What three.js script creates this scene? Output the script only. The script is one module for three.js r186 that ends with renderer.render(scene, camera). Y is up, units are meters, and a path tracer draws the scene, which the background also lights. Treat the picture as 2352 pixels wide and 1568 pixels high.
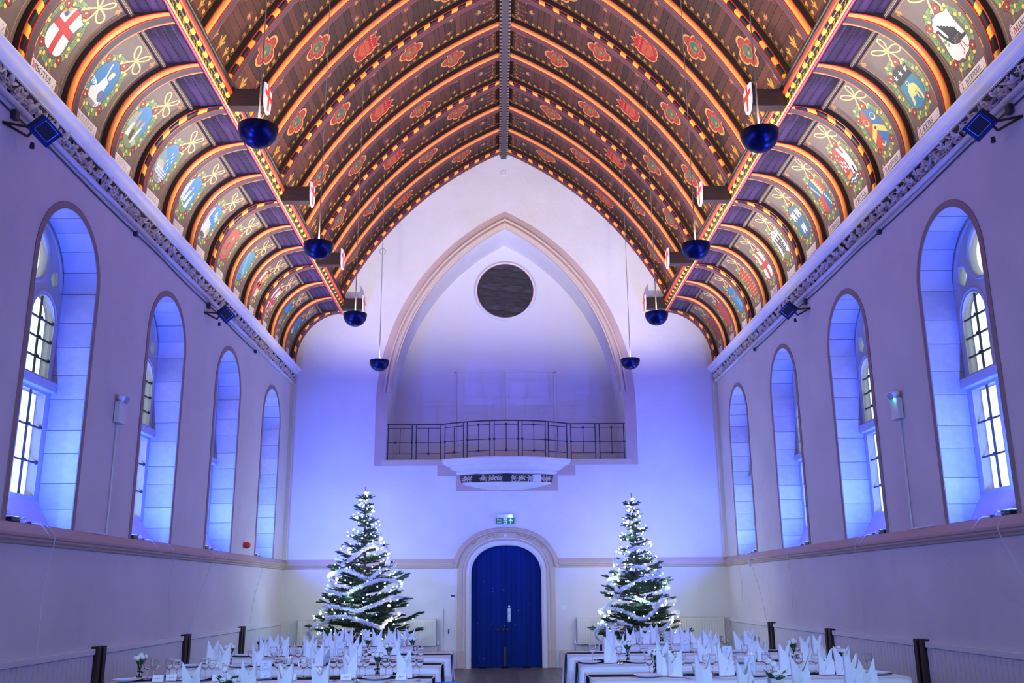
import * as THREE from 'three';
import { mergeGeometries, mergeVertices } from 'three/addons/utils/BufferGeometryUtils.js';
import { RoundedBoxGeometry } from 'three/addons/geometries/RoundedBoxGeometry.js';
import { RectAreaLightUniformsLib } from 'three/addons/lights/RectAreaLightUniformsLib.js';

RectAreaLightUniformsLib.init();
// ---------------------------------------------------------------- camera, daylight, exposure
const scene = new THREE.Scene();
const renderer = new THREE.WebGLRenderer({ antialias: true });
renderer.toneMapping = THREE.LinearToneMapping;
renderer.toneMappingExposure = 1.0;
renderer.shadowMap.enabled = true;
const R = (d) => d * Math.PI / 180;
const camera = new THREE.PerspectiveCamera(2 * Math.atan(784 / 2180) * 180 / Math.PI, 2352 / 1568, 0.05, 200);
camera.rotation.order = 'YXZ';
camera.position.set(-0.1516, 1.479, 0);
camera.rotation.set(R(14.686), R(-0.902), R(-0.4646));
camera.updateMatrixWorld(true);
camera.updateProjectionMatrix();
scene.background = new THREE.Color().setRGB(0.92, 0.97, 1.0);   // overcast winter sky outside the windows
scene.backgroundIntensity = 1.5;
const LED = { color: new THREE.Color().setRGB(0.036, 0.095, 1.0), cd: 58 };        // blue window-sill floodlights
const BOWL = { color: new THREE.Color().setRGB(1.0, 0.92, 0.70), cd: 40 };        // halogen uplighter bowls
const FAIRY = { color: new THREE.Color().setRGB(0.55, 0.80, 1.0), cd: 0.78 };     // cool white tree lights

const STAGE = { color: new THREE.Color().setRGB(0.36, 0.62, 1.0), cd: 190 };      // two blue-white stage spots behind the camera

// ---------------------------------------------------------------- hall dimensions (metres)
const D = 19.687, HW = 4.5, ZB = 3.2;           // end wall distance, half width, rear wall
const BAY = 0.983, RIB0 = -19.58;               // rib spacing; every third rib is a chequered principal
const WIN_Z = [-9.21, -12.17, -15.09, -18.09, -6.25, -3.3];
const T = (k) => RIB0 + BAY * k;

// ---------------------------------------------------------------- helpers
let seed = 20231;
const rnd = () => { seed = (seed + 0x6d2b79f5) | 0; let t = Math.imul(seed ^ (seed >>> 15), 1 | seed); t = (t + Math.imul(t ^ (t >>> 7), 61 | t)) ^ t; return ((t ^ (t >>> 14)) >>> 0) / 4294967296; };
const rr = (a, b) => a + (b - a) * rnd();
const V = (x, y, z = 0) => new THREE.Vector3(x, y, z);
const taken = {};
const numbered = (n) => { const k = taken[n] = (taken[n] ?? -1) + 1; return k ? n + '_' + String(k).padStart(3, '0') : n; };
function mesh(parent, name, geo, mat) {
  const m = new THREE.Mesh(geo, mat); m.name = parent === scene ? numbered(name) : name;
  m.castShadow = m.receiveShadow = true; parent.add(m); return m;
}
function part(parent, name) { const g = new THREE.Group(); g.name = name; parent.add(g); return g; }
function tag(o, label, category, group, kind) {
  o.userData = { ...o.userData, label, category };
  if (group) o.userData.group = group;
  if (kind) o.userData.kind = kind;
  return o;
}
function thing(name, label, category, pos = [0, 0, 0], turn = 0, group, kind) {
  const g = new THREE.Group(); g.name = numbered(name); scene.add(g);
  g.position.set(...pos); g.rotation.y = turn; return tag(g, label, category, group, kind);
}
function struct(name, label, category) {
  const g = new THREE.Group(); g.name = name; scene.add(g); return tag(g, label, category, null, 'structure');
}
function dup(root, pos, turn = 0, label, group) {
  const c = root.clone(); c.name = numbered(root.name.replace(/_\d{3}$/, '')); scene.add(c);
  c.position.set(...pos); c.rotation.y = turn; c.userData = { ...root.userData };
  if (label) c.userData.label = label; if (group) c.userData.group = group; return c;
}
const clean = (g) => { g = g.index ? g.toNonIndexed() : g; for (const k of Object.keys(g.attributes)) if (!['position', 'normal', 'uv'].includes(k)) g.deleteAttribute(k); return g; };
const merge = (list) => mergeGeometries(list.map(clean));
function box(w, h, d, x = 0, y = 0, z = 0) { return new THREE.BoxGeometry(w, h, d).translate(x, y, z); }
function rbox(w, h, d, r, x = 0, y = 0, z = 0) { return new RoundedBoxGeometry(w, h, d, 2, r).translate(x, y, z); }
function cyl(r0, r1, h, x = 0, y = 0, z = 0, seg = 16) { return new THREE.CylinderGeometry(r1, r0, h, seg).translate(x, y, z); }
function rod(a, b, r, seg = 6, r2 = r) {
  const d = b.clone().sub(a), g = new THREE.CylinderGeometry(r2, r, d.length(), seg);
  g.applyQuaternion(new THREE.Quaternion().setFromUnitVectors(V(0, 1, 0), d.clone().normalize()));
  return g.translate((a.x + b.x) / 2, (a.y + b.y) / 2, (a.z + b.z) / 2);
}
function tube(pts, r, seg = 40, rad = 6) { return new THREE.TubeGeometry(new THREE.CatmullRomCurve3(pts), seg, r, rad, false); }
// surface through a family of curves; each strip creased against the next unless smooth
function loft(curves, { smooth = false, groups } = {}) {
  const pos = [], uv = [], idx = [], n = curves[0].length;
  const len = curves[0].map((p, j, a) => 0); for (let j = 1; j < n; j++) len[j] = len[j - 1] + curves[0][j].distanceTo(curves[0][j - 1]);
  const wid = [0]; const mid = n >> 1; for (let i = 1; i < curves.length; i++) wid[i] = wid[i - 1] + curves[i][mid].distanceTo(curves[i - 1][mid]);
  const put = (i) => { const at = pos.length / 3; curves[i].forEach((p, j) => { pos.push(p.x, p.y, p.z); uv.push(len[j], wid[i]); }); return at; };
  let a = smooth ? put(0) : 0;
  for (let i = 1; i < curves.length; i++) {
    if (!smooth) a = put(i - 1);
    const b = put(i);
    for (let j = 0; j < n - 1; j++) idx.push(a + j, b + j, a + j + 1, b + j, b + j + 1, a + j + 1);
    if (smooth) a = b;
  }
  const g = new THREE.BufferGeometry();
  g.setAttribute('position', new THREE.Float32BufferAttribute(pos, 3)); g.setAttribute('uv', new THREE.Float32BufferAttribute(uv, 2));
  g.setIndex(idx); g.computeVertexNormals(); return g;
}
const alongZ = (pts, z0, z1, o = {}) => loft(pts.map(([x, y]) => [V(x, y, z0), V(x, y, z1)]), o);
const alongX = (pts, x0, x1, o = {}) => loft(pts.map(([z, y]) => [V(x0, y, z), V(x1, y, z)]), o);   // pts: [z, y]
const shapeOf = (pts) => new THREE.Shape(pts.map(([x, y]) => new THREE.Vector2(x, y)));
function extr(shape, depth, bevel = 0, z = 0, seg = 24) {
  return new THREE.ExtrudeGeometry(shape, { depth: depth - 2 * bevel, bevelEnabled: bevel > 0, bevelThickness: bevel, bevelSize: bevel, bevelOffset: -bevel, bevelSegments: 2, curveSegments: seg }).translate(0, 0, z + bevel);
}
function halfRound(p0, p1, h, n = 7) {   // 2D profile from p0 to p1 bulging by h to the left of p0->p1
  const dx = p1[0] - p0[0], dy = p1[1] - p0[1], l = Math.hypot(dx, dy), nx = -dy / l, ny = dx / l, out = [];
  for (let i = 0; i < n; i++) { const a = Math.PI * i / (n - 1), t = (1 - Math.cos(a)) / 2, s = Math.sin(a) * h; out.push([p0[0] + dx * t + nx * s, p0[1] + dy * t + ny * s]); }
  return out;
}
// ---------------------------------------------------------------- textures and materials
function canvas(w, h, draw) { const c = document.createElement('canvas'); c.width = w; c.height = h; draw(c.getContext('2d'), w, h); const t = new THREE.CanvasTexture(c); t.colorSpace = THREE.SRGBColorSpace; t.magFilter = THREE.LinearFilter; return t; }
function noiseTex(n, cells, amp, base, octaves = 4, stretch = 1) {   // tiling value noise, grey
  const data = new Uint8Array(n * n * 4), grid = {};
  const at = (o, cx, cy, ix, iy) => { const k = o + ',' + ((ix % cx + cx) % cx) + ',' + ((iy % cy + cy) % cy); return grid[k] ?? (grid[k] = rnd()); };
  for (let y = 0; y < n; y++) for (let x = 0; x < n; x++) {
    let v = 0, a = 1, tot = 0;
    for (let o = 0; o < octaves; o++) {
      const cx = cells << o, cy = Math.max(1, Math.round((cells << o) * stretch)), fx = x / n * cx, fy = y / n * cy, ix = Math.floor(fx), iy = Math.floor(fy);
      let tx = fx - ix, ty = fy - iy; tx = tx * tx * (3 - 2 * tx); ty = ty * ty * (3 - 2 * ty);
      v += a * ((at(o, cx, cy, ix, iy) * (1 - tx) + at(o, cx, cy, ix + 1, iy) * tx) * (1 - ty) + (at(o, cx, cy, ix, iy + 1) * (1 - tx) + at(o, cx, cy, ix + 1, iy + 1) * tx) * ty); tot += a; a *= 0.55;
    }
    const c = Math.max(0, Math.min(255, 255 * (base + amp * (v / tot - 0.5) * 2))), i = (y * n + x) * 4;
    data[i] = data[i + 1] = data[i + 2] = c; data[i + 3] = 255;
  }
  const t = new THREE.DataTexture(data, n, n); t.wrapS = t.wrapT = THREE.RepeatWrapping; t.magFilter = THREE.LinearFilter; t.needsUpdate = true; return t;
}
const rep = (t, x, y = x) => { const c = t.clone(); c.repeat.set(x, y); c.needsUpdate = true; return c; };
const plasterTone = noiseTex(512, 4, 0.05, 0.95, 6); plasterTone.colorSpace = THREE.SRGBColorSpace;
const plasterBump = noiseTex(256, 16, 0.5, 0.5, 4);
const fineBump = noiseTex(256, 32, 0.5, 0.5, 3);
const woodTone = noiseTex(256, 3, 0.5, 0.72, 5, 10); woodTone.colorSpace = THREE.SRGBColorSpace;
const lin = (r, g, b) => new THREE.Color().setRGB(r, g, b);
const std = (c, roughness = 0.8, o = {}) => new THREE.MeshStandardMaterial({ color: c, roughness, ...o });
const M = {
  wall: std(lin(0.70, 0.67, 0.64), 0.9, { map: rep(plasterTone, 0.35), bumpMap: rep(plasterBump, 0.8), bumpScale: 0.004 }),
  endWall: std(lin(0.72, 0.69, 0.66), 0.9, { map: rep(plasterTone, 0.3), bumpMap: rep(plasterBump, 0.7), bumpScale: 0.004 }),
  cream: std(lin(0.58, 0.45, 0.36), 0.85, { map: rep(plasterTone, 0.7), bumpMap: rep(plasterBump, 2), bumpScale: 0.003 }),
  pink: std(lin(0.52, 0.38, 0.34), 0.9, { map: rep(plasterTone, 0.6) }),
  stone: [0, 1, 2].map((i) => std(lin(0.66 - 0.05 * i, 0.65 - 0.05 * i, 0.64 - 0.045 * i), 0.85, { map: rep(plasterTone, 1.3), bumpMap: rep(fineBump, 2), bumpScale: 0.002 })),
  trimBrown: std(lin(0.34, 0.25, 0.22), 0.9, { map: rep(plasterTone, 1.5) }),
  tracery: std(lin(0.52, 0.54, 0.52), 0.85, { map: rep(plasterTone, 1.2), bumpMap: rep(fineBump, 2), bumpScale: 0.002 }),
  lead: std(lin(0.03, 0.04, 0.045), 0.6),
  pane: new THREE.MeshPhysicalMaterial({ color: lin(0.93, 0.97, 0.98), roughness: 0.0, transmission: 1, thickness: 0, ior: 1.45 }),
  cornice: std(lin(0.74, 0.68, 0.62), 0.7, { map: rep(plasterTone, 0.8) }),
  carved: std(lin(0.62, 0.52, 0.42), 0.8, { bumpMap: rep(fineBump, 6), bumpScale: 0.002 }),
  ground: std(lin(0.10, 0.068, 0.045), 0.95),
  cheek: std(lin(0.012, 0.007, 0.006), 0.6),
  soffit: std(lin(0.050, 0.037, 0.044), 0.65, { bumpMap: rep(woodTone, 3), bumpScale: 0.001 }),
  gold: std(lin(0.62, 0.27, 0.055), 0.4),
  paleGold: std(lin(0.82, 0.50, 0.14), 0.4),
  red: std(lin(0.42, 0.014, 0.012), 0.4),
  redRoll: std(lin(0.72, 0.045, 0.02), 0.4),
  crimson: std(lin(0.70, 0.04, 0.085), 0.4),
  darkWood: std(lin(0.040, 0.020, 0.018), 0.55, { map: rep(woodTone, 1.5) }),
  soffitBoard: [0, 1, 2].map((i) => std(lin(0.036 + 0.014 * i, 0.018 + 0.006 * i, 0.060 + 0.02 * i), 0.55, { map: rep(woodTone, 1, 0.5), bumpMap: rep(woodTone, 1, 0.5), bumpScale: 0.001 })),
  deck: std(lin(0.02, 0.013, 0.012), 0.9),
  blueDoor: [0, 1, 2].map((i) => new THREE.MeshPhysicalMaterial({ color: lin(0.0008 + 0.0003 * i, 0.013 + 0.001 * i, 0.118 + 0.008 * i), roughness: 0.6, specularIntensity: 0.18, bumpMap: rep(woodTone, 2, 3), bumpScale: 0.0006 })),
  iron: std(lin(0.010, 0.012, 0.03), 0.45),
  steel: std(lin(0.6, 0.6, 0.62), 0.25, { metalness: 1 }),
  black: std(lin(0.012, 0.012, 0.014), 0.5),
  white: std(lin(0.66, 0.66, 0.66), 0.5),
  radiator: std(lin(0.66, 0.62, 0.55), 0.45),
  panel: std(lin(0.60, 0.60, 0.59), 0.6),
  post: std(lin(0.030, 0.011, 0.010), 0.8),
  bowlOut: std(lin(0.0025, 0.006, 0.055), 0.30, { metalness: 0.55 }),
  bowlIn: std(lin(0.75, 0.72, 0.66), 0.5),
  cord: std(lin(0.16, 0.13, 0.11), 0.6),
  cable: std(lin(0.55, 0.55, 0.58), 0.6),
  darkCable: std(lin(0.05, 0.05, 0.07), 0.6),
  cloth: std(lin(0.80, 0.81, 0.84), 0.9, { bumpMap: rep(fineBump, 8), bumpScale: 0.0006, side: THREE.DoubleSide }),
  napkin: std(lin(0.84, 0.85, 0.88), 0.9, { side: THREE.DoubleSide }),
  runner: new THREE.MeshPhysicalMaterial({ color: lin(0.003, 0.040, 0.040), roughness: 0.95, specularIntensity: 0.08, side: THREE.DoubleSide }),
  china: std(lin(0.82, 0.82, 0.82), 0.15),
  glass: new THREE.MeshPhysicalMaterial({ color: 0xffffff, roughness: 0, transmission: 1, thickness: 0.01, ior: 1.45 }),
  rose: std(lin(0.86, 0.85, 0.80), 0.8, { side: THREE.DoubleSide }),
  leaf: std(lin(0.03, 0.085, 0.025), 0.6, { side: THREE.DoubleSide }),
  needle: [0, 1, 2].map((i) => std(lin(0.016 + 0.010 * i, 0.048 + 0.018 * i, 0.022 + 0.002 * i), 0.55, { side: THREE.DoubleSide })),
  bark: std(lin(0.09, 0.06, 0.045), 0.9),
  fluff: std(lin(0.88, 0.89, 0.92), 0.9, { side: THREE.DoubleSide }),
  floor: std(lin(0.20, 0.155, 0.12), 0.35, { map: rep(woodTone, 1, 1), bumpMap: rep(woodTone, 1, 1), bumpScale: 0.0006 }),
};
const glow = (c, k) => new THREE.MeshStandardMaterial({ color: 0x111111, emissive: c, emissiveIntensity: k, roughness: 0.6 });
// photograph pixel -> point of the ray at a given depth plane z and height guess (distance comes from the row of tables it stands on)
function pxToX(u, y, z) { let x = 0; for (let i = 0; i < 6; i++) { const p = V(x, y, z).project(camera), q = V(x + 0.01, y, z).project(camera); x += ((u / 1176 - 1) - p.x) / ((q.x - p.x) / 0.01); } return x; }
// ================================================================ FLOOR, SIDE WALLS, WINDOWS
{
  const f = struct('floor', 'worn brown wooden boarded hall floor', 'floor');
  const tones = [0, 1, 2, 3].map((i) => std(lin(0.17 + 0.03 * i, 0.135 + 0.022 * i, 0.105 + 0.015 * i), 0.38, { map: rep(woodTone, 0.6, 4) }));
  mesh(f, 'subfloor', box(2 * HW + 0.7, 0.1, D + ZB + 0.6, 0, -0.075, (ZB - D) / 2), M.deck);
  const vis = box(0.146, 0.025, 1.9);
  const rest = [];
  for (let i = 0; i < 62; i++) for (let j = 0; j < 13; j++) {     // boards run down the hall
    const x = -HW + 0.075 + i * 0.1465, z = -D + 0.95 + j * 1.91 - (i % 3) * 0.6;
    if (z > ZB) continue;
    if (Math.abs(x) < 1.35 && z < -11.5) { const b = mesh(f, 'floor_board', vis, tones[(i * 7 + j * 3) % 4]); b.position.set(x, -0.0125, z); }
    else rest.push(box(0.146, 0.025, 1.9, x, -0.0125, z));
  }
  mesh(f, 'floor_boards', merge(rest), tones[1]).userData.kind = 'stuff';
}
const archPts = (hw, y0, ys, n = 20, grow = 0) => { const p = [[-hw, y0]]; for (let i = 0; i <= n; i++) { const a = Math.PI - Math.PI * i / n; p.push([hw * Math.cos(a), ys + hw * Math.sin(a)]); } p.push([hw, y0]); return p; };
const WHW = 0.665, SILL = 2.11, SPR = 4.615, WD = 0.36;
const sideName = (s) => (s < 0 ? 'left' : 'right');
const frame = (g, s) => { g.rotation.y = s < 0 ? -Math.PI / 2 : Math.PI / 2; g.position.x = s * HW; return g; };   // local x along the wall, local +z outwards through the wall
for (const s of [-1, 1]) {
  const w = frame(struct('wall_' + sideName(s), 'pale plastered side wall with tall round-headed windows' + (s < 0 ? ' and a red sounder' : ' and a green-lit emergency lamp'), 'wall'), s);
  const a0 = s < 0 ? -D - 0.4 : -ZB - 0.4, a1 = s < 0 ? ZB + 0.4 : D + 0.4;
  const sh = shapeOf([[a0, -0.1], [a1, -0.1], [a1, 6.09], [a0, 6.09]]);
  for (const z of WIN_Z) sh.holes.push(new THREE.Path(archPts(WHW + 0.02, SILL - 0.06, SPR).map(([x, y]) => new THREE.Vector2(x + (s < 0 ? z : -z), y))));
  mesh(w, 'plaster', extr(sh, WD), M.wall);
}
// --- windows
const sector = (r0, r1, a0, a1, depth, n = 6) => { const p = []; for (let i = 0; i <= n; i++) { const a = a0 + (a1 - a0) * i / n; p.push([r1 * Math.cos(a), r1 * Math.sin(a)]); } for (let i = n; i >= 0; i--) { const a = a0 + (a1 - a0) * i / n; p.push([r0 * Math.cos(a), r0 * Math.sin(a)]); } return extr(shapeOf(p), depth); };
const NV = 9, COURSES = [0.20, 0.27, 0.31, 0.24, 0.33, 0.26, 0.30, 0.27, 0.325];
const W = {};
{
  const ring = shapeOf(archPts(WHW + 0.075, SILL - 0.03, SPR, 32)); ring.holes.push(new THREE.Path(archPts(WHW, SILL, SPR, 32).map(([x, y]) => new THREE.Vector2(x, y))));
  W.trim = extr(ring, 0.008, 0, -0.008);
  W.stones = COURSES.map((h) => new RoundedBoxGeometry(0.02, h - 0.005, WD - 0.002, 1, 0.003));
  W.vouss = sector(WHW, WHW + 0.02, 0.006, Math.PI / NV - 0.006, WD - 0.002);
  W.sill = merge([box(2 * WHW + 0.04, 0.06, WD, 0, SILL - 0.03, WD / 2)]);
  W.slope = loft([[V(-WHW, SILL, 0.20), V(WHW, SILL, 0.20)], [V(-WHW, SILL + 0.28, WD), V(WHW, SILL + 0.28, WD)]]);
  const fr = shapeOf(archPts(WHW + 0.05, SILL - 0.02, SPR, 32));
  const hole = (pts) => fr.holes.push(new THREE.Path(pts.map(([x, y]) => new THREE.Vector2(x, y))));
  const LX = 0.318, LW = 0.262;
  W.LX = LX; W.LW = LW; W.low = [2.42, 3.50]; W.up = [3.64, 4.25]; W.oc = [0, 4.86, 0.262];
  for (const sx of [-1, 1]) {
    hole([[sx * LX - LW, W.low[0]], [sx * LX - LW, W.low[1]], [sx * LX + LW, W.low[1]], [sx * LX + LW, W.low[0]]]);
    hole(archPts(LW, W.up[0], W.up[1]).map(([x, y]) => [x + sx * LX, y]));
    hole([[sx * 0.43, 4.60], [sx * 0.545, 4.66], [sx * 0.52, 4.83], [sx * 0.40, 4.80], [sx * 0.355, 4.69]]);
  }
  const oc = []; for (let i = 0; i < 32; i++) { const a = i / 32 * 2 * Math.PI; oc.push([W.oc[0] + W.oc[2] * Math.cos(a), W.oc[1] + W.oc[2] * Math.sin(a)]); } hole(oc);
  W.frame = extr(fr, 0.10, 0.018, WD);
  W.transom = rbox(2 * WHW, 0.11, 0.09, 0.012, 0, 3.57, WD - 0.02);
  W.head = new THREE.TorusGeometry(WHW - 0.05, 0.028, 8, 40, Math.PI).translate(0, SPR, WD + 0.01);
  W.ocRing = new THREE.TorusGeometry(0.292, 0.022, 8, 36).translate(0, 4.86, WD + 0.01);
  W.lightArch = new THREE.TorusGeometry(LW + 0.022, 0.02, 8, 24, Math.PI);
  const pz = WD + 0.05, pw = LW - 0.004;
  W.panes = [];
  for (const [y0, y1] of [W.low, W.up]) { const n = 3, top = y0 === W.low[0] ? y1 : y1, h = (top - y0) / n; for (let j = 0; j < n; j++) for (const c of [-1, 1]) W.panes.push(box(pw, h - 0.008, 0.006, c * (pw / 2 + 0.002), y0 + (j + 0.5) * h, pz)); }
  W.headPane = new THREE.CircleGeometry(LW, 20, 0, Math.PI).translate(0, W.up[1], pz);
  W.ocPane = new THREE.CircleGeometry(W.oc[2] + 0.005, 28).translate(0, W.oc[1], pz);
  const bars = [], knobs = [];
  for (const [y0, y1] of [W.low, W.up]) {
    bars.push(box(0.012, y1 - y0 + (y0 > 3 ? 0.24 : 0), 0.02, 0, (y0 + y1) / 2 + (y0 > 3 ? 0.12 : 0), pz - 0.012));
    for (const k of [0, 1, 2, 3]) { const y = y0 + (y1 - y0) * k / 3; if ((k === 0) || (k === 3 && y0 < 3)) continue; bars.push(box(2 * LW, 0.014, 0.02, 0, y, pz - 0.014)); for (const kx of [-LW + 0.015, 0]) knobs.push(new THREE.SphereGeometry(0.02, 8, 6).translate(kx, y, pz - 0.03)); }
  }
  W.bars = merge(bars); W.knobs = merge(knobs);
}
WIN_Z.forEach((z, i) => [-1, 1].forEach((s) => {
  const near = i < 4, n = i * 2 + (s < 0 ? 1 : 2);
  const ord = ['second-nearest-the-dais', '', '', ''][0];
  const g = frame(struct('window_' + n, ['tall two-light round-headed window opposite the second one', 'tall two-light window between emergency lamp and corner windows', 'tall narrow-looking window second from the end wall', 'tall round-headed window next to the end wall', 'tall round-headed window further back in the hall', 'tall round-headed window at the rear of the hall'][i] + (s < 0 ? ', in the wall with the red sounder' : ', in the wall with the green-lit lamp'), 'window'), s);
  g.position.z = z;
  mesh(g, 'painted_border', W.trim, M.trimBrown); mesh(g, 'sill', W.sill, M.trimBrown); mesh(g, 'sill_slope', W.slope, M.stone[0]);
  let y = SILL;
  COURSES.forEach((h, c) => { for (const sx of [-1, 1]) { const b = mesh(g, 'jamb_stone', W.stones[c], M.stone[(c * 2 + i + (sx > 0 ? 1 : 0)) % 3]); b.position.set(sx * (WHW + 0.01), y + h / 2, WD / 2); } y += h; });
  for (let v = 0; v < NV; v++) { const b = mesh(g, 'voussoir', W.vouss, M.stone[(v + i) % 3]); b.position.y = SPR; b.rotation.z = v * Math.PI / NV; }
  const t = mesh(g, 'tracery', W.frame, M.tracery);
  mesh(t, 'transom', W.transom, M.tracery); mesh(t, 'head_roll', W.head, M.tracery); mesh(t, 'oculus_roll', W.ocRing, M.tracery);
  for (const sx of [-1, 1]) {
    const la = mesh(t, 'light_head_roll', W.lightArch, M.tracery); la.position.set(sx * W.LX, W.up[1], WD + 0.01);
    const l = part(g, 'leaded_light'); l.position.x = sx * W.LX;
    if (near) for (const p of W.panes) mesh(l, 'pane', p, M.pane); else mesh(l, 'pane', merge(W.panes), M.pane);
    mesh(l, 'head_pane', W.headPane, M.pane); mesh(l, 'glazing_bars', W.bars, M.lead); mesh(l, 'saddle_bar_knobs', W.knobs, M.lead);
  }
  for (const sx of [-1, 1]) mesh(g, 'spandrel_pane', box(0.24, 0.28, 0.006, sx * 0.46, 4.72, WD + 0.05), M.pane);
  mesh(g, 'oculus_pane', W.ocPane, M.pane);
}));
// --- string course (dado) below the windows
const DADO = [[0, 2.105], [0.012, 2.105], [0.085, 2.015], [0.085, 1.990], [0.062, 1.978], [0.068, 1.962], [0.050, 1.948], [0.036, 1.944], [0.030, 1.926], [0.0, 1.916]];
let trimN = 0;
for (const s of [-1, 1]) {
  const d = struct('trim_' + (++trimN), 'cream moulded string course under the windows' + (s < 0 ? ' below the red sounder' : ' below the green-lit lamp'), 'moulding');
  mesh(d, 'weathering', alongZ(DADO.slice(0, 4).map(([o, y]) => [s * (HW - o), y]), -D, ZB), M.pink);
  mesh(d, 'moulding', alongZ(DADO.slice(3).map(([o, y]) => [s * (HW - o), y]), -D, ZB), M.cream);
}
// --- panelled wainscot with brown post pairs
for (const s of [-1, 1]) {
  const posts = [-16.70, -13.77, -10.82, -7.85, -4.9, -1.95];
  const w = frame(struct('wall_panelling_' + sideName(s), 'pale boarded wainscot with brown posts' + (s < 0 ? ' below the red sounder wall' : ' below the green-lit lamp wall'), 'wainscot'), s);
  const X = (z) => (s < 0 ? z : -z);
  const stops = [-D, ...posts, ZB];
  for (let i = 0; i + 1 < stops.length; i++) {
    const z0 = stops[i] + (i ? 0.135 : 0), z1 = stops[i + 1] - 0.135, n = Math.round((z1 - z0) / 0.105), bw = (z1 - z0) / n, cx = X((z0 + z1) / 2);
    const p = part(w, 'panel');
    mesh(p, 'backing', box(z1 - z0, 0.86, 0.02, cx, 0.43, -0.01), M.panel);
    mesh(p, 'cap_rail', rbox(z1 - z0, 0.062, 0.052, 0.008, cx, 0.879, -0.026), M.panel);
    const bg = []; for (let k = 0; k < n; k++) bg.push(box(bw - 0.004, 0.835, 0.012, X(z0 + (k + 0.5) * bw), 0.4275, -0.026));
    mesh(p, 'matchboards', merge(bg), M.panel).userData.kind = 'stuff';
  }
  for (const z of posts) {
    const p = part(w, 'post_pair');
    mesh(p, 'recess_board', box(0.27, 0.93, 0.012, X(z), 0.465, -0.006), M.post);
    for (const k of [-1, 1]) mesh(p, 'post', rbox(0.085, 0.93, 0.06, 0.006, X(z) + k * 0.075, 0.465, -0.04), M.post);
    mesh(p, 'pipe', cyl(0.012, 0.012, 0.9, X(z), 0.45, -0.03, 8), M.cable);
  }
}
// --- cornice with carved foliage
function leafGeo(v) {                                       // deep-cut curling leaf with pointed lobes on a stalk, about 13 cm
  let sd = 77 + v * 13; const q = () => { sd = (sd * 16807) % 2147483647; return sd / 2147483647; };
  const out = [], lobes = 5, n = lobes * 6, rings = 4, P = [], idx = [], w = [...Array(lobes)].map(() => 0.75 + 0.45 * q());
  for (let k = 0; k <= rings; k++) for (let i = 0; i < n; i++) {
    const a = i / n * 2 * Math.PI, t = k / rings, li = Math.floor(i / 6), u = Math.abs((i % 6) / 3 - 1), lob = 0.30 + 0.70 * Math.pow(1 - u, 1.3) * w[li];
    const r = 0.088 * t * lob, h = 0.046 + 0.016 * Math.sin(t * 2.2) * (1 - u) - 0.020 * u * t - 0.030 * t * t * (q() * 0.6 + 0.5) + 0.02 * Math.cos(a - v) * t;
    P.push(V(r * Math.cos(a + 0.5 * t * (v % 2 ? 1 : -1)) * 1.15, r * Math.sin(a + 0.5 * t * (v % 2 ? 1 : -1)), h));
  }
  for (let k = 0; k < rings; k++) for (let i = 0; i < n; i++) { const a = k * n + i, b = k * n + (i + 1) % n; idx.push(a, b, a + n, b, b + n, a + n); }
  const g = new THREE.BufferGeometry();
  g.setAttribute('position', new THREE.Float32BufferAttribute(P.flatMap((p) => [p.x, p.y, p.z]), 3)); g.setAttribute('uv', new THREE.Float32BufferAttribute(P.flatMap((p) => [p.x, p.y]), 2)); g.setIndex(idx); g.computeVertexNormals();
  out.push(g);
  out.push(tube([V(-0.085, -0.03, 0.012), V(-0.03, -0.055, 0.03), V(0.03, -0.03, 0.034), V(0.085, 0.03, 0.012)], 0.008, 8, 5));
  out.push(new THREE.SphereGeometry(0.016, 7, 5).translate(0.06 * Math.cos(v * 1.7), 0.045 * Math.sin(v * 2.1 + 1), 0.03));
  return merge(out);
}
const LEAVES = [0, 1, 2, 3, 4].map(leafGeo);
const CY0 = 5.715;
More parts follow.
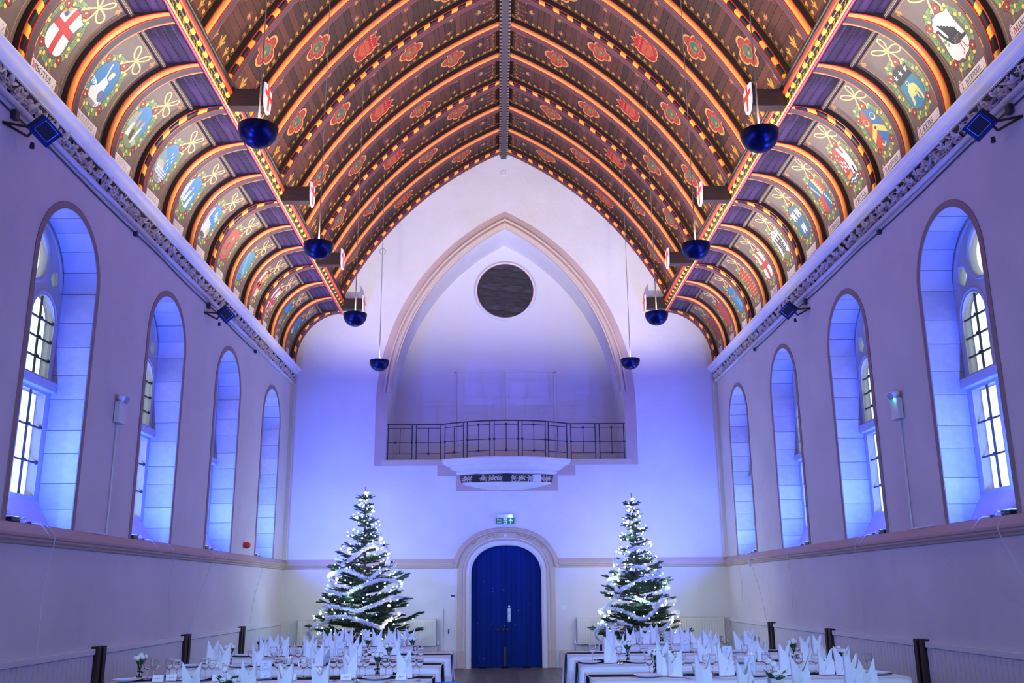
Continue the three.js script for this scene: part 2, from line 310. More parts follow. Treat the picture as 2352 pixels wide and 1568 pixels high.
for (const s of [-1, 1]) {
  const c = struct('trim_' + (++trimN), 'moulded plaster cornice with a carved leaf frieze' + (s < 0 ? ' above the red sounder wall' : ' above the green-lit lamp wall'), 'cornice');
  const mir = (p) => p.map(([o, y]) => [s * (HW - o), y]);
  const Z0 = -D, Z1 = ZB;
  mesh(c, 'bottom_roll', alongZ(mir([[0, CY0], ...halfRound([0.012, CY0], [0.042, CY0 + 0.052], -0.022).map(([a, b]) => [a, b]), [0.030, CY0 + 0.058], [0.0, CY0 + 0.06]]), Z0, Z1), M.cornice);
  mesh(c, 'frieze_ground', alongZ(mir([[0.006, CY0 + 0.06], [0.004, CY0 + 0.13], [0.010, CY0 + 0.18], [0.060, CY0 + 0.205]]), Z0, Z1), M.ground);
  const cy = []; for (let i = 0; i <= 10; i++) { const t = i / 10; cy.push([0.105 + 0.070 * t + 0.012 * Math.sin(t * 2 * Math.PI), CY0 + 0.232 + 0.075 * t]); }
  mesh(c, 'cyma', alongZ(mir([[0.07, CY0 + 0.203], [0.092, CY0 + 0.205], [0.096, CY0 + 0.218], [0.086, CY0 + 0.222], ...cy, [0.185, CY0 + 0.312], [0.185, CY0 + 0.335], [0.05, CY0 + 0.40], [-0.08, CY0 + 0.43]]), Z0, Z1), M.cornice);
  let k = 0;
  for (let z = -D + 0.09; z < -5.5; z += 0.108, k++) {
    const l = mesh(c, 'carved_leaf', LEAVES[k % 5], M.carved);
    const nrm = V(-s * 0.86, -0.5, 0).normalize(), zz = V(0, 0, 1), yy = nrm.clone().cross(zz).normalize();
    const rot = new THREE.Matrix4().makeBasis(V(0, 0, 1), yy, V(0, 0, 1).cross(yy));
    l.quaternion.setFromRotationMatrix(rot).multiply(new THREE.Quaternion().setFromAxisAngle(V(0, 0, 1), rr(-0.9, 0.9) + (k % 2) * Math.PI));
    l.position.set(s * (HW - 0.014), CY0 + 0.132 + (k % 2 ? 0.022 : -0.018), z); l.scale.set(1.12, 0.95, 1.05);
  }
}
// ================================================================ END WALL WITH BALCONY NICHE AND DOOR
const NC = 0.022, NHW = 2.5, NFL = 4.11, NSP = 5.25;        // niche centre, half width, floor, springing
function pointed(off = 0, n = 24, y0 = NFL) {              // outline of the pointed arch, offset outwards by off
  const hw = NHW + off, Rr = 4.62 + off, c = 4.62 - NHW, p = [[NC - hw, y0 - (y0 === NFL ? Math.min(off, 0) : 0)], [NC - hw, NSP]];
  const a1 = Math.acos(c / Rr);
  for (let i = 1; i <= n; i++) { const a = a1 * i / n; p.push([NC - (Rr * Math.cos(a) - c), NSP + Rr * Math.sin(a)]); }
  for (let i = n - 1; i >= 0; i--) { const a = a1 * i / n; p.push([NC + (Rr * Math.cos(a) - c), NSP + Rr * Math.sin(a)]); }
  p.push([NC + hw, y0 - (y0 === NFL ? Math.min(off, 0) : 0)]); return p;
}
const DC = 0.004, DHW = 0.705;
function doorArch(off = 0, n = 24, y0 = 0) {               // depressed arch outline of the doorway
  const hw = DHW + off, ys = 1.80, b = 0.565 + off * 0.92, p = [[DC - hw, y0]];
  for (let i = 0; i <= n; i++) { const a = Math.PI - Math.PI * i / n, e = 0.86; const cx = Math.cos(a), sy = Math.sin(a); p.push([DC + hw * Math.sign(cx) * Math.pow(Math.abs(cx), e), ys + b * Math.pow(sy, 0.93)]); }
  p.push([DC + hw, y0]); return p;
}
const to3 = (pts, z) => pts.map(([x, y]) => V(x, y, z));
const hole2 = (pts) => new THREE.Path(pts.map(([x, y]) => new THREE.Vector2(x, y)));
{
  const e = struct('wall_end', 'pale plastered gable wall with pointed balcony niche and arched doorway', 'wall');
  const sh = shapeOf([[-4.95, -0.1], [4.95, -0.1], [4.95, 11.8], [-4.95, 11.8]]);
  sh.holes.push(hole2(pointed(0.0)), hole2(doorArch(0.04, 24, -0.05)));
  mesh(e, 'plaster', extr(sh, 0.3, 0, -D - 0.3), M.endWall);
  // thin pinkish surround following the outlines of niche, balcony and corbel
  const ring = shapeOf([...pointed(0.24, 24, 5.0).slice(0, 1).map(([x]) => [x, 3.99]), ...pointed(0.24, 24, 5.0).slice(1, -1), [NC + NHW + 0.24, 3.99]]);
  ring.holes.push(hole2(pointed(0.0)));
  mesh(e, 'pinkish_surround', extr(ring, 0.004, 0, -D), M.pink);
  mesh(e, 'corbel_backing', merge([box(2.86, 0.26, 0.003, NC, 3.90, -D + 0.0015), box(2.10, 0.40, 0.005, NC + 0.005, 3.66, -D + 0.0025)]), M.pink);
  // hood mould of the niche: roll, dark hollow, roll
  const hm = part(e, 'niche_hood_mould');
  const cut = (o) => pointed(o, 30, 5.53).map(([x, y], i, a) => [x, Math.max(y, 5.53)]);
  const prof = (list) => loft(list.map(([o, dz]) => to3(cut(o), -D + dz)));
  mesh(hm, 'outer_roll', prof([[0.10, 0], [0.10, 0.03], [0.085, 0.045], [0.065, 0.045], [0.05, 0.03], [0.045, 0.0]]), M.cream);
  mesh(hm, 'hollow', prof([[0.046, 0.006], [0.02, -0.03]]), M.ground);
  mesh(hm, 'inner_roll', prof([[0.02, -0.03], [0.016, 0.03], [0.0, 0.04], [-0.03, 0.04], [-0.05, 0.02], [-0.06, -0.02]]), M.cream);
  mesh(hm, 'inner_fillet', prof([[-0.06, -0.02], [-0.065, -0.03], [-0.085, -0.03], [-0.09, -0.10]]), M.cream);
  // niche tunnel, back wall, floor
  const NZ = -D - 1.45;
  mesh(e, 'niche_reveal', loft([to3(pointed(0), -D - 0.29), to3(pointed(0), NZ)]), M.endWall);
  mesh(e, 'balcony_floor', box(2 * NHW + 0.2, 0.12, 1.5, NC, NFL - 0.06, -D - 0.74), M.cream);
  mesh(e, 'niche_back', box(5.6, 6.2, 0.12, NC, 6.8, NZ - 0.06), M.endWall);
  // faint pair of flush hatch doors on the niche back
  for (const k of [-1, 1]) mesh(e, 'hatch_leaf', box(1.085, 2.15, 0.012, NC + k * 0.548, 5.20, NZ + 0.006), M.endWall);
  mesh(e, 'hatch_frame', merge([box(0.05, 2.2, 0.008, NC - 1.13, 5.2, NZ + 0.004), box(0.05, 2.2, 0.008, NC + 1.13, 5.2, NZ + 0.004), box(2.31, 0.05, 0.008, NC, 6.31, NZ + 0.004)]), M.endWall);
  // round boarded-up opening
  const oc = part(e, 'round_opening'); oc.position.set(NC + 0.01, 8.235, NZ);
  mesh(oc, 'ring_mould', new THREE.LatheGeometry([[0.655, 0.0], [0.655, 0.05], [0.675, 0.065], [0.70, 0.05], [0.705, 0.03], [0.72, 0.025], [0.725, 0]].map(([a, b]) => new THREE.Vector2(a, b)), 64).rotateX(Math.PI / 2), M.endWall);
  const bt = [0, 1, 2].map((i) => std(lin(0.035 + 0.006 * i, 0.033 + 0.005 * i, 0.04 + 0.006 * i), 0.6, { map: rep(woodTone, 2, 1) }));
  for (let i = 0; i < 8; i++) {
    const y0 = -0.655 + i * 0.16375, y1 = y0 + 0.160, p = [], q = [];
    for (let j = 0; j <= 6; j++) { const y = y0 + (y1 - y0) * j / 6, x = Math.sqrt(Math.max(0, 0.655 * 0.655 - y * y)); p.push([-x, y]); q.unshift([x, y]); }
    mesh(oc, 'boarding', extr(shapeOf([...p, ...q]), 0.02, 0, 0.004), bt[(i * 2) % 3]).rotation.z = -0.12;
  }
  mesh(oc, 'red_rim', new THREE.TorusGeometry(0.652, 0.008, 6, 64).translate(0, 0, 0.03), M.red);
  // string course on the end wall, skirting
  const dz = DADO.map(([o, y]) => [-D + o * 0.8, y]);
  for (const [x0, x1] of [[-HW, -1.05], [1.06, HW]]) {
    mesh(e, 'string_course', alongX(dz, x0, x1), M.cream);
    mesh(e, 'skirting', alongX([[-D, 0.335], [-D + 0.02, 0.335], [-D + 0.045, 0.315], [-D + 0.045, 0.28], [-D + 0.06, 0.27], [-D + 0.06, 0.20], [-D + 0.075, 0.19], [-D + 0.075, 0]], x0, x1 - Math.sign(x1) * 0), M.cream);
  }
  for (const s of [-1, 1]) mesh(e, 'corner_strip', box(0.085, 3.62, 0.085, s * (HW - 0.0425), 3.91, -D + 0.0425), M.wall);
  mesh(e, 'vent_cover', rbox(0.1, 0.1, 0.02, 0.004, -0.007, 10.546, -D + 0.01), M.endWall);
}
// rear wall behind the camera closes the hall
mesh(struct('wall_rear', 'plain plastered rear wall of the hall', 'wall'), 'plaster', box(9.9, 11.9, 0.3, 0, 5.85, ZB + 0.35), M.wall);
// ================================================================ ROOF: COVES, PAINTED PANELS, PURLINS, BOARDED POINTED VAULT
const VC = [-2.943, 4.55];
const vaultAt = (Rr, th) => [VC[0] + Rr * Math.cos(th), VC[1] + Rr * Math.sin(th)];
const TH0 = R(24.4), TH1 = R(65.35), RP = 7.254, RS = 7.114, RDEP = 0.14;
const vP0 = (t) => vaultAt(RP, TH0 + (TH1 - TH0) * t), vP1 = (t) => vaultAt(RS, R(25.4) + (R(65.1) - R(25.4)) * t);
const cEll = (cx, a, b, ph) => [cx + a * Math.cos(ph), 6.2 + b * Math.sin(ph)];
const CT = 0.79;
const cP0 = (t) => { if (t < CT) return cEll(3.40, 1.13, 1.2, R(-6) + R(71) * t / CT); const [x0, y0] = cEll(3.40, 1.13, 1.2, R(65)), k = (t - CT) / (1 - CT); return [x0 + (3.505 - x0) * k, y0 + (7.302 - y0) * k]; };
const cP1 = (t) => { if (t < CT) return cEll(3.42, 1.0, 1.07, R(-6) + R(69.5) * t / CT); return cEll(3.42, 1.0, 1.07, R(63.5) + R(22) * (t - CT) / (1 - CT)); };
const mix2 = (a, b, k) => [a[0] + (b[0] - a[0]) * k, a[1] + (b[1] - a[1]) * k];
const NB = 48, KMAX = 15;
const VLEN = (() => { let l = 0, p = vP0(0); for (let i = 1; i <= 60; i++) { const q = vP0(i / 60); l += Math.hypot(q[0] - p[0], q[1] - p[1]); p = q; } return l; })();
const ceiling = struct('ceiling', 'pointed boarded vault with painted ribs, coves of painted city panels', 'ceiling');

// ---- ribs
const checkTex = canvas(256, 64, (c, w, h) => {
  c.fillStyle = '#14161a'; c.fillRect(0, 0, w, h); c.fillStyle = '#e6a437';
  c.beginPath(); c.moveTo(10, 0); c.lineTo(122, 0); c.lineTo(160, h); c.lineTo(50, h); c.closePath(); c.fill();
});
checkTex.wrapS = checkTex.wrapT = THREE.RepeatWrapping; checkTex.repeat.set(3.7, 12);
const MChk = std(0xffffff, 0.4, { map: checkTex });
function ribSet(parent, P0, P1, sx, principal, n) {
  const curve = (w, d) => { const out = []; for (let i = 0; i <= n; i++) { const [x, y] = mix2(P0(i / n), P1(i / n), d / RDEP); out.push(V(sx * x, y, w)); } return out; };
  const cheek = [], rolls = [], reds = [];
  for (const k of [1, -1]) {
    cheek.push(loft([curve(k * 0.105, -0.01), curve(k * 0.105, 0.070)]));
    reds.push(loft([curve(k * 0.105, 0.070), curve(k * 0.108, 0.080), curve(k * 0.098, 0.084)]), loft([curve(k * 0.056, 0.126), curve(k * 0.054, 0.140), curve(k * 0.044, 0.140)]));
    const ro = []; for (let j = 0; j <= 6; j++) { const t = j / 6, b = 0.016 * Math.sin(Math.PI * t); ro.push(curve(k * (0.098 - 0.042 * t + b * 0.75), 0.084 + 0.042 * t + b * 0.75)); }
    rolls.push(loft(ro, { smooth: true }));
  }
  return { cheek: merge(cheek), red: merge(reds), roll: merge(rolls), soffit: loft([curve(0.044, 0.140), curve(-0.044, 0.140)]) };
}
{
  const vl = ribSet(null, vP0, vP1, -1, 0, 26), vr = ribSet(null, vP0, vP1, 1, 0, 26), cs = { '-1': ribSet(null, cP0, cP1, -1, 0, 20), 1: ribSet(null, cP0, cP1, 1, 0, 20) };
  for (let k = 0; k <= KMAX; k++) {
    const z = T(k), pr = k % 3 === 0;
    const put = (g, set) => { mesh(g, 'cheek', set.cheek, M.cheek); mesh(g, 'red_fillet', set.red, M.red); mesh(g, pr ? 'chequered_roll' : 'gilded_roll', set.roll, pr ? MChk : M.gold); mesh(g, 'soffit', set.soffit, M.soffit); };
    const v = part(ceiling, 'vault_rib'); v.position.z = z; put(v, vl); put(v, vr);
    for (const s of [-1, 1]) { const c = part(ceiling, 'cove_rib'); c.position.z = z; put(c, cs[s]); }
  }
}
// ---- ridge piece
{
  const r = part(ceiling, 'ridge_beam');
  mesh(r, 'beam', box(0.115, 0.26, D - 4, 0, 11.02, -D + (D - 4) / 2), M.soffit);
  for (const s of [-1, 1]) { mesh(r, 'dotted_fillet', box(0.03, 0.05, D - 4, s * 0.075, 10.985, -D + (D - 4) / 2), M.cheek); const d = []; for (let z = -D + 0.05; z < -8; z += 0.11) d.push(box(0.036, 0.03, 0.055, s * 0.076, 10.972, z)); mesh(r, 'painted_dots', merge(d), M.trimBrown).userData.kind = 'stuff'; }
}
// ---- vault board paint: one atlas, left half medallion-star-medallion, right half star-medallion-star
const GW = BAY - 0.21;
function star(c, x, y, r) { c.beginPath(); for (let i = 0; i < 16; i++) { const a = i / 16 * 2 * Math.PI, q = i % 2 ? r * 0.4 : r; c.lineTo(x + q * Math.cos(a), y + q * Math.sin(a)); } c.closePath(); c.fill(); c.fillRect(x - 0.003, y - 0.08, 0.006, 0.16); c.fillRect(x - 0.08, y - 0.003, 0.16, 0.006); }
function quatre(c, x, y, s, fill) { c.beginPath(); for (const [dx, dy] of [[0, 1], [1, 0], [0, -1], [-1, 0]]) { c.moveTo(x + dx * s * 0.55 + s * 0.5, y + dy * s * 0.55); c.arc(x + dx * s * 0.55, y + dy * s * 0.55, s * 0.5, 0, 7); } c.fillStyle = fill; c.fill(); c.fillRect(x - s * 0.5, y - s * 0.5, s, s); }
function medallion(c, x, y, kind) {
  if (kind === 3) {                                        // crowned shell-like badge
    const body = (k, f) => { c.fillStyle = f; c.beginPath(); c.ellipse(x, y + 0.055, 0.135 * k, 0.09 * k, 0, 0, 7); c.fill(); c.beginPath(); c.ellipse(x - 0.05, y - 0.06, 0.085 * k, 0.10 * k, 0.4, 0, 7); c.fill(); c.beginPath(); c.ellipse(x + 0.05, y - 0.06, 0.085 * k, 0.10 * k, -0.4, 0, 7); c.fill(); c.beginPath(); c.moveTo(x - 0.10 * k, y + 0.08); c.lineTo(x - 0.12 * k, y + 0.175 * k); c.lineTo(x - 0.05, y + 0.14); c.lineTo(x, y + 0.20 * k); c.lineTo(x + 0.05, y + 0.14); c.lineTo(x + 0.12 * k, y + 0.175 * k); c.lineTo(x + 0.10 * k, y + 0.08); c.fill(); };
    body(1.18, '#ffc46a'); body(1, '#d22e28');
    c.strokeStyle = '#f0a45a'; c.lineWidth = 0.008; for (let i = -4; i <= 4; i++) { c.beginPath(); c.moveTo(x + i * 0.018, y - 0.12 + Math.abs(i) * 0.01); c.quadraticCurveTo(x + i * 0.032, y - 0.03, x + i * 0.020, y + 0.05); c.stroke(); }
    for (let i = -2; i <= 2; i++) { c.fillStyle = '#f0b85a'; c.beginPath(); c.arc(x + i * 0.045, y + 0.095, 0.010, 0, 7); c.fill(); }
    return;
  }
  quatre(c, x, y, 0.168, '#ffc76a'); quatre(c, x, y, 0.145, kind === 1 ? '#d8382e' : '#c43a30');
  for (const [dx, dy] of [[0, 1], [1, 0], [0, -1], [-1, 0]]) { c.strokeStyle = '#e07a4a'; c.lineWidth = 0.007; c.beginPath(); c.arc(x + dx * 0.088, y + dy * 0.088, 0.035, 0, 7); c.stroke(); c.fillStyle = kind === 2 ? '#5c7f62' : '#6f7a52'; for (let i = 0; i < 4; i++) { const a = i * Math.PI / 2 + 0.8; c.beginPath(); c.arc(x + dx * 0.092 + 0.03 * Math.cos(a), y + dy * 0.092 + 0.03 * Math.sin(a), 0.011, 0, 7); c.fill(); } }
  c.fillStyle = '#d9963f'; c.beginPath(); c.arc(x, y, 0.078, 0, 7); c.fill();
  c.fillStyle = kind === 1 ? '#7b8452' : '#557f63'; c.beginPath(); c.arc(x, y, 0.068, 0, 7); c.fill();
  c.fillStyle = kind === 1 ? '#d8502c' : kind === 2 ? '#4f8a6a' : '#cc5a32'; c.beginPath(); c.ellipse(x, y + 0.008, 0.036, 0.044, 0, 0, 7); c.fill();
  c.fillStyle = kind === 0 ? '#3e7d58' : '#e0a040'; c.beginPath(); c.ellipse(x, y - 0.018, 0.022, 0.02, 0, 0, 7); c.fill();
}
const big = (c, s, k) => { c.save(); c.translate(0, s); c.scale(1.42, 1.42); medallion(c, 0, 0, k); c.restore(); };
const vaultTex = canvas(1024, 2048, (c, w, h) => {
  const px = 512 / GW, py = h / VLEN;
  for (let half = 0; half < 2; half++) {
    for (let b = 0; b < NB; b++) {
      const y0 = h - (b + 1) * h / NB, bh = h / NB, l = 0.75 + 0.5 * rnd(), re = rnd();
      const base = re < 0.16 ? [74, 46, 36] : re < 0.5 ? [96, 52, 36] : [86, 50, 40];
      c.fillStyle = `rgb(${base.map((v) => Math.round(v * l)).join(',')})`; c.fillRect(half * 512, y0, 512, bh + 1);
      for (let g = 0; g < 26; g++) { c.fillStyle = rnd() < 0.5 ? `rgba(30,12,8,${0.05 + 0.12 * rnd()})` : `rgba(190,110,70,${0.03 + 0.08 * rnd()})`; c.fillRect(half * 512 + rnd() * 300, y0 + rnd() * bh, 100 + rnd() * 412, 1 + rnd() * 2.2); }
    }
    c.save(); c.beginPath(); c.rect(half * 512, 0, 512, h); c.clip(); c.translate(half * 512 + 256, h); c.scale(px, -py);
    const gold = '#f2b84c';
    for (const e of [-1, 1]) {                             // trefoil border beside the ribs
      c.strokeStyle = gold; c.fillStyle = gold; c.lineWidth = 0.007;
      for (let s = 0.08; s < VLEN - 0.1; s += 0.128) {
        const X = e * (GW / 2 - 0.018);
        c.beginPath(); c.moveTo(X, s - 0.06); c.quadraticCurveTo(X - e * 0.018, s, X, s + 0.066); c.stroke();
        c.beginPath(); c.moveTo(X - e * 0.006, s); c.quadraticCurveTo(X - e * 0.03, s + 0.01, X - e * 0.036, s + 0.03); c.stroke();
        for (const [ax, ay] of [[0.052, 0.036], [0.036, 0.058], [0.066, 0.058]]) { c.beginPath(); c.arc(X - e * ax, s + ay, 0.0185, 0, 7); c.fill(); }
      }
    }
    for (const fx of [-0.20, 0, 0.20]) {                    // fleur-de-lis along the purlin
      c.fillStyle = '#eab63f'; const k = fx ? 0.75 : 1.15, y = 0.40;
      c.beginPath(); c.ellipse(fx, y + 0.05 * k, 0.020 * k, 0.062 * k, 0, 0, 7); c.fill();
      for (const e of [-1, 1]) { c.beginPath(); c.ellipse(fx + e * 0.036 * k, y + 0.025 * k, 0.015 * k, 0.048 * k, -e * 0.6, 0, 7); c.fill(); }
      c.fillRect(fx - 0.036 * k, y - 0.03 * k, 0.072 * k, 0.016 * k); c.beginPath(); c.ellipse(fx, y - 0.06 * k, 0.012 * k, 0.045 * k, 0, 0, 7); c.fill();
    }
    c.strokeStyle = '#eab06a'; c.fillStyle = '#eab06a'; c.lineWidth = 0.008;   // tracery under the ridge
    for (let i = 0; i < 6; i++) { const x = -GW / 2 + (i + 0.5) * GW / 6; c.beginPath(); c.arc(x, VLEN - 0.10, GW / 13, Math.PI, 0, false); c.stroke(); c.fillRect(x - 0.003, VLEN - 0.30 + (i % 2) * 0.06, 0.006, 0.14); c.beginPath(); c.moveTo(x, VLEN - 0.34 + (i % 2) * 0.06); c.lineTo(x - 0.014, VLEN - 0.30 + (i % 2) * 0.06); c.lineTo(x + 0.014, VLEN - 0.30 + (i % 2) * 0.06); c.fill(); }
    c.beginPath(); c.ellipse(0, VLEN - 0.42, 0.018, 0.055, 0, 0, 7); c.fill(); for (const e of [-1, 1]) { c.beginPath(); c.ellipse(e * 0.035, VLEN - 0.40, 0.014, 0.045, e * 0.7, 0, 7); c.fill(); }
    [0.98, 1.80, 2.60, 3.42, 4.22].forEach((s, i) => {
      if ((i + half) % 2 === 0) big(c, s, half ? (i === 1 ? 2 : 1) : [0, 0, 3, 0, 1][i] + (i === 0 ? 2 : 0));
      else { c.fillStyle = '#eaa054'; star(c, -0.16, s - 0.03, 0.06); star(c, 0.17, s + 0.03, 0.06); }
    });
    c.restore();
  }
});
const MVault = std(lin(0.47, 0.42, 0.42), 0.5, { map: vaultTex });
{
  const cache = {}, gapT = 0.0022 / VLEN, zh = BAY / 2 - 0.09;
  const boardGeo = (s, type, b) => cache[s + ',' + type + ',' + b] ??= (() => {
    const t0 = b / NB + gapT, t1 = (b + 1) / NB - gapT, lift = 0.004 * (((b * 7 + type * 3) % 5) / 4);
    const th = (t) => TH0 + (TH1 - TH0) * t, f = (t, d) => { const [x, y] = vaultAt(RP + d, th(t)); return [s * x, y]; };
    const q = [f(t0, -lift), f(t1, -lift), f(t1, 0.02), f(t0, 0.02)], pos = [], uv = [], idx = [];
    const quad = (a, b2, ua, ub) => { const k = pos.length / 3; pos.push(...a, -zh, ...a, zh, ...b2, -zh, ...b2, zh); const u0 = type * 0.5 + 0.0, u1 = type * 0.5 + 0.5, m = (z) => (type * 0.5 + 0.25) + z / GW * 0.5; uv.push(m(-zh), ua, m(zh), ua, m(-zh), ub, m(zh), ub); idx.push(k, k + 1, k + 2, k + 1, k + 3, k + 2); };
    quad(q[0], q[1], t0, t1); quad(q[3], q[0], t0, t0); quad(q[1], q[2], t1, t1);
    const g = new THREE.BufferGeometry(); g.setAttribute('position', new THREE.Float32BufferAttribute(pos, 3)); g.setAttribute('uv', new THREE.Float32BufferAttribute(uv, 2)); g.setIndex(idx); const n = g.toNonIndexed(); n.computeVertexNormals(); return n;
  })();
  const all = [];
  for (let b = 0; b < KMAX; b++) for (const s of [-1, 1]) for (let i = 0; i < NB; i++) {
    const zc = T(b) + BAY / 2, [x, y] = vP0((i + 0.5) / NB), p = V(s * x, y, zc).project(camera), a = V(s * x, y, zc - zh).project(camera), e = V(s * x, y, zc + zh).project(camera), [x2, y2] = vP0((i + 1.5) / NB), u = V(s * x2, y2, zc).project(camera);
    const area = Math.abs(p.x) < 1 && Math.abs(p.y) < 1 ? Math.abs((e.x - a.x) * (u.y - p.y) - (e.y - a.y) * (u.x - p.x)) : 0;
    all.push({ b, s, i, zc, area });
  }
  all.sort((p, q) => q.area - p.area);
  const rest = [];
  all.forEach((o, k) => { const g = boardGeo(o.s, o.b % 2, o.i); if (k < 300) mesh(ceiling, 'vault_board', g, MVault).position.z = o.zc; else rest.push(g.clone().translate(0, 0, o.zc)); });
  mesh(ceiling, 'vault_boards', merge(rest), MVault).userData.kind = 'stuff';
}
// ---- roof deck behind everything (keeps daylight out), also over the rear of the hall
for (const s of [-1, 1]) {
  const pts = []; for (let i = 0; i <= 24; i++) { const [x, y] = vaultAt(RP + 0.03, R(23.6) + (R(66.2) - R(23.6)) * i / 24); pts.push([s * x, y]); }
  mesh(ceiling, 'roof_deck', alongZ(pts, -D - 0.2, ZB + 0.4, { smooth: true }), M.deck);
  const cp = []; for (let i = 0; i <= 20; i++) { const [x, y] = cP0(i / 20); cp.push([s * (x + 0.04), y + 0.035 * i / 20]); }
  mesh(ceiling, 'cove_deck', alongZ(cp, -D - 0.2, ZB + 0.4, { smooth: true }), M.deck);
}
mesh(ceiling, 'roof_ridge_cap', box(0.5, 0.05, D + ZB + 0.6, 0, 11.24, (ZB - D) / 2), M.deck);
// ---- purlin beams with painted mouldings
const roll2 = canvas(256, 64, (c, w, h) => { c.fillStyle = '#17191b'; c.fillRect(0, 0, w, h); c.fillStyle = '#e9b43c'; c.beginPath(); c.roundRect(8, 0, 122, h, 22); c.fill(); });
roll2.wrapS = roll2.wrapT = THREE.RepeatWrapping; roll2.repeat.set(4.4, 11);
const MRope = std(0xffffff, 0.4, { map: roll2 });
const scribTex = canvas(256, 64, (c, w, h) => { c.fillStyle = '#1b130e'; c.fillRect(0, 0, w, h); c.strokeStyle = '#d79a35'; c.lineWidth = 6; for (let i = 0; i < 4; i++) { const x = i * 64; c.beginPath(); c.moveTo(x + 6, 56); c.quadraticCurveTo(x + 30, 40, x + 22, 10); c.moveTo(x + 28, 54); c.quadraticCurveTo(x + 52, 40, x + 46, 8); c.moveTo(x + 20, 34); c.lineTo(x + 58, 26); c.stroke(); } });
scribTex.wrapS = scribTex.wrapT = THREE.RepeatWrapping; scribTex.repeat.set(2.2, 20);
const MScrib = std(0xffffff, 0.5, { map: scribTex });
for (const s of [-1, 1]) {
  const b = part(ceiling, 'purlin_beam');
  const A = [3.500, 7.250], B = [3.425, 7.560], at = (t) => mix2(A, B, t), m = (p) => p.map(([x, y]) => [s * x, y]);
  const z0 = -D, z1 = -4.5;
  mesh(b, 'timber', alongZ(m([[3.52, 7.302], [3.515, 7.25], A, B, [3.44, 7.60], [3.62, 7.66]]), z0, ZB), M.darkWood);
  mesh(b, 'crimson_roll', alongZ(m(halfRound(at(0.0), at(0.12), 0.020)), z0, z1, { smooth: true }), M.crimson);
  mesh(b, 'gold_fillet', alongZ(m(halfRound(at(0.12), at(0.23), 0.012)), z0, z1, { smooth: true }), M.paleGold);
  mesh(b, 'scrolled_fillet', alongZ(m([at(0.23), [at(0.30)[0] - 0.004, at(0.30)[1]], at(0.42)]), z0, z1), MScrib);
  mesh(b, 'chequered_rope_roll', alongZ(m(halfRound(at(0.38), at(0.58), 0.030)), z0, z1, { smooth: true }), MRope);
  mesh(b, 'red_roll', alongZ(m(halfRound(at(0.60), at(0.80), 0.030)), z0, z1, { smooth: true }), M.redRoll);
  mesh(b, 'dark_moulding', alongZ(m([...halfRound(at(0.80), at(0.92), 0.015), ...halfRound(at(0.92), at(1.05), 0.022)]), z0, z1), M.darkWood);
}
// ---- stub brackets with cross shields at the principal ribs
{
  const sw = 0.16, sh = 0.37, pts = []; pts.push([sw, sh / 2 - 0.02], [0, sh / 2 + 0.012], [-sw, sh / 2 - 0.02]); for (const [k, y] of [[1, 0.02], [0.97, -0.04], [0.86, -0.10], [0.62, -0.15], [0.3, -0.18]]) pts.push([-sw * k, y]); pts.push([0, -sh / 2 - 0.01]); for (const [k, y] of [[0.3, -0.18], [0.62, -0.15], [0.86, -0.10], [0.97, -0.04], [1, 0.02]]) pts.push([sw * k, y]);
  const shield = extr(shapeOf(pts), 0.025, 0.004), crossV = box(0.055, sh - 0.035, 0.006, 0, 0.012, 0.028), crossH = box(2 * sw - 0.012, 0.06, 0.006, 0, 0.05, 0.0285);
  for (const k of [0, 3, 6, 9, 12]) for (const s of [-1, 1]) {
    const b = part(ceiling, 'stub_bracket'); b.position.set(s * 3.44, 7.405, T(k) + (k ? 0.02 : 0.12)); b.rotation.y = s < 0 ? Math.PI / 2 : -Math.PI / 2;
    mesh(b, 'beam', box(0.15, 0.235, 0.44, 0, 0, 0.20), M.darkWood);
    const f = mesh(b, 'shield', shield, M.white); f.position.z = 0.42;
    mesh(f, 'red_cross', merge([crossV, crossH]), M.redRoll);
  }
}
// ================================================================ PAINTED COVE PANELS
const PW = 384, PH = 672;
function rope(c, pts, w, col, closed) {
  c.lineCap = 'round'; c.strokeStyle = '#6b4a1c'; c.lineWidth = w + 1.6; const path = () => { c.beginPath(); c.moveTo(pts[0][0], pts[0][1]); for (let i = 1; i + 2 < pts.length + 1; i += 3) c.bezierCurveTo(...pts[i], ...pts[i + 1], ...pts[i + 2]); };
  path(); c.stroke(); c.strokeStyle = col; c.lineWidth = w; path(); c.stroke(); c.strokeStyle = 'rgba(120,80,20,0.55)'; c.lineWidth = w; c.setLineDash([1, 4.5]); c.lineCap = 'butt'; path(); c.stroke(); c.setLineDash([]);
}
function roseDot(c, x, y, r) { c.fillStyle = '#3a1414'; c.beginPath(); c.arc(x, y, r * 1.12, 0, 7); c.fill(); c.fillStyle = '#9c3434'; for (let i = 0; i < 5; i++) { const a = i / 5 * 6.283 + 0.3; c.beginPath(); c.arc(x + r * 0.5 * Math.cos(a), y + r * 0.5 * Math.sin(a), r * 0.55, 0, 7); c.fill(); } c.fillStyle = '#7a1f22'; c.beginPath(); c.arc(x, y, r * 0.45, 0, 7); c.fill(); c.fillStyle = '#f0d07a'; c.beginPath(); c.arc(x, y, r * 0.3, 0, 7); c.fill(); }
